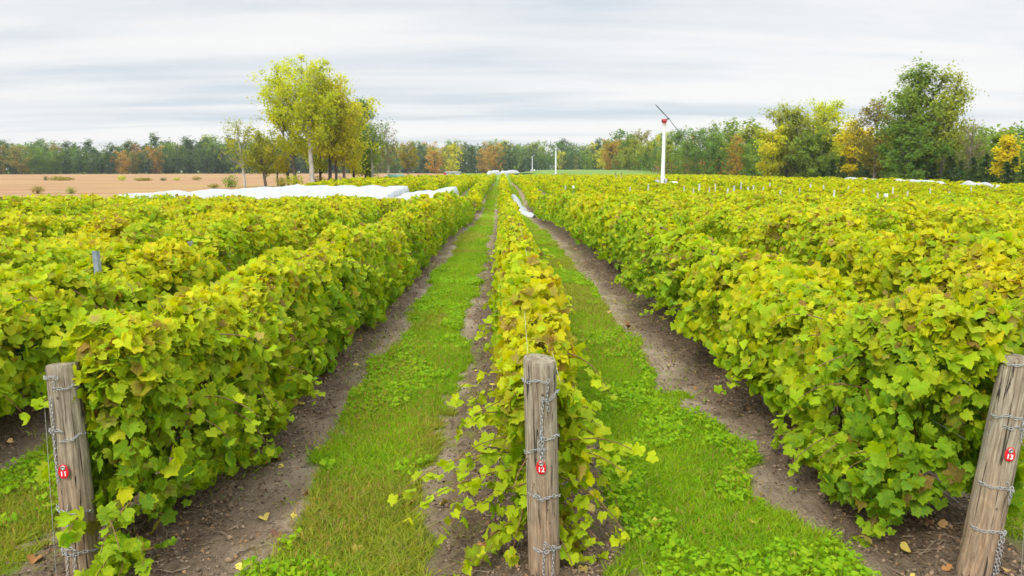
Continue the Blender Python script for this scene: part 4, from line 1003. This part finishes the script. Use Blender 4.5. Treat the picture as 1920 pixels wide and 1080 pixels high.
# undergrowth at the wood edges and dark interior brush: uncountable
def brush(name, pts, hgt, kinds, n, ls, label):
    mb = MB(); pts = np.array(pts, float); u = rng.random(n) * (len(pts) - 1)
    p = np.stack([np.interp(u, np.arange(len(pts)), pts[:, i]) for i in range(2)], 1) + rng.normal(0, 2.2, (n, 2))
    cl = fbm(p[:, 0] * .18, p[:, 1] * .18, None, 301, 3); z = rng.random(n) ** 1.3 * hgt * (.25 + 1.5 * cl)
    kk = np.floor(fbm(p[:, 0] * .12 + 7, p[:, 1] * .12, None, 302, 2) * len(kinds) * .999).astype(int)
    col = np.array([TCOL[k][0] for k in kinds])[kk] * rng.uniform(.7, 1.3, (n, 1))
    P = np.stack((p[:, 0], p[:, 1], gz(p[:, 0], p[:, 1]) + z), 1)
    leaves(mb, P, rng.normal(0, 1, (n, 3)) + (0, -.4, .5), ls * rng.uniform(.6, 1.3, n), col, 'C')
    return tag(mb.build(name, M['treeleaf']), label, kind='stuff')
brush('undergrowth', [(xat(p, Y), Y) for p, Y in ((-240, 325), (-40, 340), (200, 360), (430, 395), (700, 440))], 8, ('dark', 'green', 'dark', 'mid'), 9000, 1.0, 'dark undergrowth closing the foot of the far left wood')
brush('undergrowth', [(xat(p, Y), Y) for p, Y in ((690, 445), (950, 485), (1160, 400))], 8, ('dark', 'green', 'dark', 'olive'), 9000, 1.0, 'dark undergrowth closing the foot of the far middle wood')
brush('undergrowth', [(xat(p, Y + 8), Y + 8) for p, Y in zip(rx, rY)], 5.5, ('dark', 'mid', 'green', 'rust', 'olive'), 12000, .6, 'mixed undergrowth along the foot of the right hand wood')
# weeds and shrubs of the brown field and the clump
def shrub(px, Y, hpx, wpx, kind, label):
    x = xat(px, Y); b = np.array((x, Y, float(gz(x, Y)))); h = hpx * Y / FPX; wd = wpx * Y / FPX; n = 420; mb = MB()
    st = MB()
    for i in range(9):
        a = rng.uniform(0, 6.28); e = np.array((cos(a) * wd * .4 * rng.random(), sin(a) * wd * .4 * rng.random(), h * rng.uniform(.6, .95)))
        tube(st, np.array([(0, 0, 0), e * (.5, .5, .55), e]), [.03, .02, .008], 5, (.12, .09, .06), False)
    d = unit(rng.normal(0, 1, (n, 3))) * rng.random((n, 1)) ** .4
    P = np.stack((d[:, 0] * wd / 2, d[:, 1] * wd / 2, h * (.52 + .5 * d[:, 2])), 1) * (1 + (fbm(d[:, 0] * 2 + px, d[:, 1] * 2, d[:, 2] * 2, 7, 3)[:, None] - .5) * .9)
    P[:, 2] = np.abs(P[:, 2])
    c0, c1 = (np.array(c) for c in TCOL[kind]); t = rng.random((n, 1))
    leaves(mb, P, d + rng.normal(0, .5, (n, 3)) + (0, 0, .4), np.full(n, .11 * max(h, wd * .6)) * rng.uniform(.6, 1.3, n), (c0 * (1 - t) + c1 * t) * rng.uniform(.8, 1.2, (n, 1)), 'C')
    r = empty('shrub', b); tag(r, label, 'shrub'); st.build('stem', M['treebark'], r); mb.build('foliage', M['treeleaf'], r)
for a in ((431, 96, 24, 30, 'mid', 'leafy green shrub beside the pale trunk at the left end of the clump'), (400, 93, 10, 24, 'olive', 'low olive shrub just left of the pale trunk'), (67, 75, 16, 24, 'olive', 'dark weed clump at the vineyard edge by the left side of the photo'),
          (130, 75, 13, 20, 'mid', 'weedy bush at the vineyard edge below the green field patch'), (228, 165, 11, 20, 'lime', 'round green bush in the middle of the brown field'), (114, 170, 7, 44, 'olive', 'long low dark scrub in the brown field at left'),
          (268, 165, 6, 34, 'olive', 'long low dull scrub right of the round green bush'), (330, 170, 6, 16, 'lime', 'small lime bush in the brown field left of the trees'), (368, 175, 7, 20, 'olive', 'small dark bush in the brown field nearest the trees'),
          (85, 170, 8, 10, 'dark', 'small dark bush at the left end of the scrub line'), (552, 101, 26, 34, 'lime', 'lime shrub at the foot of the tall airy tree'), (528, 104, 20, 26, 'gold', 'yellow shrub between the dark trunks of the clump'),
          (600, 108, 18, 40, 'olive', 'dull green shrub right of the white trunk'), (640, 112, 18, 34, 'yellowgreen', 'yellow green shrub under the gold trees'), (305, 168, 5, 14, 'dark', 'tiny dark bush between the scrub and the lime bush')):
    shrub(*a)
# tall dry grass fringe where the field meets the vines
def tuft_field(name, n, fx, hgt, wid, pal, label, lean=.35):
    x, y = fx(n); n = len(x); mb = MB()
    z0 = gh(x, y); h = hgt(x, y) * rng.uniform(.45, 1.25, n); a = rng.uniform(0, 2 * pi, n); wv = wid(x, y) * rng.uniform(.6, 1.3, n)
    s = np.stack((np.cos(a), np.sin(a), 0 * a), 1); d = np.stack((rng.normal(0, lean, n), rng.normal(0, lean, n), np.ones(n)), 1)
    b = np.stack((x, y, z0 - .005), 1); m = b + d * (h * .55)[:, None]; d2 = d * (1.7, 1.7, .75); t = m + d2 * (h * .45)[:, None]
    V = np.stack((b - s * wv[:, None] * .5, b + s * wv[:, None] * .5, m + s * wv[:, None] * .4, m - s * wv[:, None] * .4, t), 1)
    o = np.arange(n)[:, None] * 5
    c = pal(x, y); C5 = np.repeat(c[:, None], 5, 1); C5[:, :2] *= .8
    base = mb.n
    mb.add(V.reshape(-1, 3), np.concatenate((o + [[0, 1, 2, 3]],)), C5.reshape(-1, 3))
    mb.f3.append(base + o + [[3, 2, 4]])
    ob = mb.build(name, M['grass']); return tag(ob, label, kind='stuff')
def fringe(n):
    u = rng.random(n); x = rng.uniform(-60, -21, n); y = 52.5 + rng.exponential(3.2, n)
    k = fbm(x * .15, y * .15, None, 91, 2) > .42; return x[k], y[k]
tuft_field('field_grass', 14000, fringe, lambda x, y: .55 + 0 * x, lambda x, y: .035 + 0 * x,
           lambda x, y: np.where((fbm(x * .2, y * .2, None, 92, 2) > .5)[:, None], (.38, .34, .06), (.30, .20, .08)) * rng.uniform(.7, 1.2, (len(x), 1)), 'tall yellow grass where the brown field meets the vines')

# ------------------------------------------------------------------ grass in the alleys, weeds, litter
def alley_pts(n, x0, x1, y0, y1, thr=.45, pw=1.0):
    x = rng.uniform(x0, x1, n); y = y0 + (y1 - y0) * rng.random(n) ** pw
    k = grass_mask(x, y) > thr + rng.uniform(-.25, .25, n); return x[k], y[k]
def gpal(x, y):
    t = fbm(x * 1.7, y * .9, None, 401, 3); dry = .8 * sstep(.54, .68, fbm(x * .9 + 30, y * .35, None, 402, 3)); dry = np.maximum(dry, .75 * (x < -2.3) * sstep(.35, .6, fbm(x * 1.4, y * 1.1, None, 404, 3))); n = len(x)
    c = np.array((.155, .37, .010))[None] * (1 - t[:, None]) + np.array((.35, .53, .020))[None] * t[:, None]
    c = c * (1 - .65 * dry[:, None]) + np.array((.38, .32, .07))[None] * .65 * dry[:, None]
    q = rng.random(n) < .08 + .12 * dry; c[q] = np.array((.40, .30, .10)); return c * rng.uniform(.75, 1.3, (n, 1))
tuft_field('grass', 330000, lambda n: alley_pts(n, -3.6, 3.3, 2.7, 8.5, pw=1.0), lambda x, y: .042 + .040 * fbm(x * 1.2, y * 1.2, None, 403, 2), lambda x, y: .0042 + .0006 * y, gpal, 'bright green grass in the alleys beside the numbered posts', .55)
tuft_field('grass', 260000, lambda n: alley_pts(n, -3.2, 3.6, 8.5, 22), lambda x, y: .055 + .04 * fbm(x * 1.2, y * 1.2, None, 403, 2), lambda x, y: .008 + .0006 * y, gpal, 'green grass further down the two middle alleys', .55)
tuft_field('grass', 120000, lambda n: alley_pts(n, -3.2, 3.6, 22, 110, pw=1.5), lambda x, y: .11 + 0 * x, lambda x, y: .02 + .0007 * y, gpal, 'distant grass of the middle alleys near the cross lane', .55)
def weed_field(n, label):
    x, y = alley_pts(n, -3.6, 3.4, 2.7, 16, pw=1.3); k = fbm(x * 1.6 + 8, y * 1.2, None, 411, 3) > .52; x, y = x[k], y[k]; n = len(x); mb = MB()
    P = np.stack((x, y, gh(x, y) + rng.uniform(.02, .085, n)), 1)
    c = np.array((.18, .41, .010))[None] * (1 - (q := rng.random((n, 1)))) + np.array((.36, .57, .016))[None] * q
    leaves(mb, P, np.tile((0, -.2, 1.), (n, 1)) + rng.normal(0, .45, (n, 3)), (.016 + .014 * rng.random(n) + .0010 * y) * np.where(rng.random(n) < .06, 2.0, 1.0), c, 'B', droop=.2)
    tag(mb.build('clover', M['grass']), label, kind='stuff')
weed_field(120000, 'broad leaved clover and weeds growing through the alley grass')
def seedheads():
    x, y = alley_pts(26000, -3.2, 3.0, 2.8, 10); k = sstep(.5, .68, fbm(x * .9 + 30, y * .5, None, 421, 3)) > rng.random(len(x)); x, y = x[k], y[k]; n = len(x)
    tops = gh(x, y) + rng.uniform(.09, .17, n); mb = MB(); a = rng.uniform(0, pi, n); w_ = .0035
    s = np.stack((np.cos(a) * w_, np.sin(a) * w_, 0 * a), 1); b = np.stack((x, y, tops), 1); l = np.stack((rng.normal(0, .008, n), rng.normal(0, .008, n), rng.uniform(.025, .05, n)), 1)
    V = np.stack((b - s * .3, b + l * .5 - s, b + l, b + l * .5 + s), 1); o = np.arange(n)[:, None] * 4
    mb.add(V.reshape(-1, 3), o + [[0, 1, 2, 3]], np.repeat(np.array((.40, .27, .09))[None] * rng.uniform(.7, 1.3, (n, 1)), 4, 0))
    tag(mb.build('seed_heads', M['grass']), 'tan grass seed heads above the alley grass', kind='stuff')
seedheads()
def sparse_tufts(n):
    x = rng.uniform(-4, 4, n); y = 2.7 + rng.random(n) ** 1.5 * 18; k = (grass_mask(x, y) < .4) & (fbm(x * 1.8, y * 1.2, None, 431, 3) > .56); return x[k], y[k]
tuft_field('weeds', 16000, sparse_tufts, lambda x, y: .045 + 0 * x, lambda x, y: .006 + .0005 * y, gpal, 'thin weeds scattered over the bare soil', .8)
def twigs(n):
    mb = MB()
    for i in range(n):
        k = rng.integers(-2, 3); y = 2.8 + rng.random() ** 1.6 * 14; x = rowx(k) + rng.normal(0, .36)
        L = rng.uniform(.04, .24); a = rng.uniform(0, pi); r = rng.uniform(.0010, .0034); m = 4
        pts = np.array([(x + cos(a) * L * (j / m - .5) + rng.normal(0, .006), y + sin(a) * L * (j / m - .5) + rng.normal(0, .006), 0) for j in range(m + 1)])
        pts[:, 2] = gh(pts[:, 0], pts[:, 1]) + r + rng.uniform(0, .018, m + 1)
        c = np.array(((.20, .14, .09), (.25, .19, .13), (.11, .075, .05), (.16, .11, .07))[rng.integers(0, 4)])
        tube(mb, pts, [r, r, r, r * .8, r * .5], 4, c, False)
    tag(mb.build('twigs', M['litter']), 'pruned twigs lying on the soil under the vines', kind='stuff')
twigs(4200)
def clods(n):
    k = rng.integers(-2, 3, n); y = 2.7 + rng.random(n) ** 1.5 * 15; x = rowx(0) + PITCHX * k + rng.normal(0, .40, n); r = rng.gamma(1.6, .0036, n) + .002
    base = np.array([(1, 0, 0), (-1, 0, 0), (0, 1, 0), (0, -1, 0), (0, 0, 1), (0, 0, -1)], float)
    F = np.array([(0, 2, 4), (2, 1, 4), (1, 3, 4), (3, 0, 4), (2, 0, 5), (1, 2, 5), (3, 1, 5), (0, 3, 5)])
    V = np.stack((x, y, gh(x, y) + r * .3), 1)[:, None] + base[None] * r[:, None, None] * rng.uniform(.55, 1.3, (n, 6, 1)) * (1, 1, .7)
    mb = MB(); c = np.array((.16, .110, .068))[None] * rng.uniform(.5, 1.5, (n, 1))
    mb.add(V.reshape(-1, 3), (np.arange(n)[:, None, None] * 6 + F[None]).reshape(-1, 3), np.repeat(c, 6, 0))
    tag(mb.build('soil_clods', M['litter']), 'crumbly soil clods under the vines', kind='stuff')
clods(38000)
def crumbs(n):
    k = rng.integers(-2, 3, n); y = 2.7 + rng.random(n) ** 1.4 * 16; x = rowx(0) + PITCHX * k + rng.normal(0, .34, n); mb = MB()
    col = np.array([(.17, .11, .06), (.26, .18, .11), (.10, .065, .04), (.20, .14, .085), (.24, .13, .06)])[rng.integers(0, 5, n)] * rng.uniform(.7, 1.3, (n, 1))
    leaves(mb, np.stack((x, y, gh(x, y) + .006), 1), np.tile((0, 0, 1.), (n, 1)) + rng.normal(0, .5, (n, 3)), rng.uniform(.010, .028, n) + .0006 * y, col, 'C', droop=.1)
    tag(mb.build('leaf_litter', M['litter']), 'dry leaf crumbs and bark on the soil under the vines', kind='stuff')
crumbs(60000)
def fallen(n):
    k = rng.integers(-2, 3, n); y = 2.8 + rng.random(n) ** 1.4 * 20; x = rowx(0) + PITCHX * k + rng.normal(0, .72, n); mb = MB()
    col = np.where((rng.random(n) < .6)[:, None], BROWN[rng.integers(0, 4, n)] * 1.1, np.array((.45, .34, .06))) * rng.uniform(.8, 1.3, (n, 1))
    leaves(mb, np.stack((x, y, gh(x, y) + .012), 1), np.tile((0, 0, 1.), (n, 1)) + rng.normal(0, .35, (n, 3)), rng.uniform(.03, .075, n), col, 'A', droop=.1)
    tag(mb.build('fallen_leaves', M['litter']), 'brown and yellow leaves fallen on the soil', kind='stuff')
fallen(1000)

# ------------------------------------------------------------------ haze
def haze():
    mb = MB(); box(mb, (-900, -250, -6), (900, 700, 40))
    m = bpy.data.materials.new('thin_haze'); m.use_nodes = True; t = NT(m.node_tree)
    v = t.n('ShaderNodeVolumePrincipled', ins={'Color': (.80, .88, .97, 1), 'Density': .00018, 'Anisotropy': .2}); out = t.n('ShaderNodeOutputMaterial'); t.t.links.new(v.outputs[0], out.inputs['Volume'])
    o = mb.build('haze', m, smooth=False); tag(o, 'thin pale haze over the vineyard', kind='stuff')
haze()
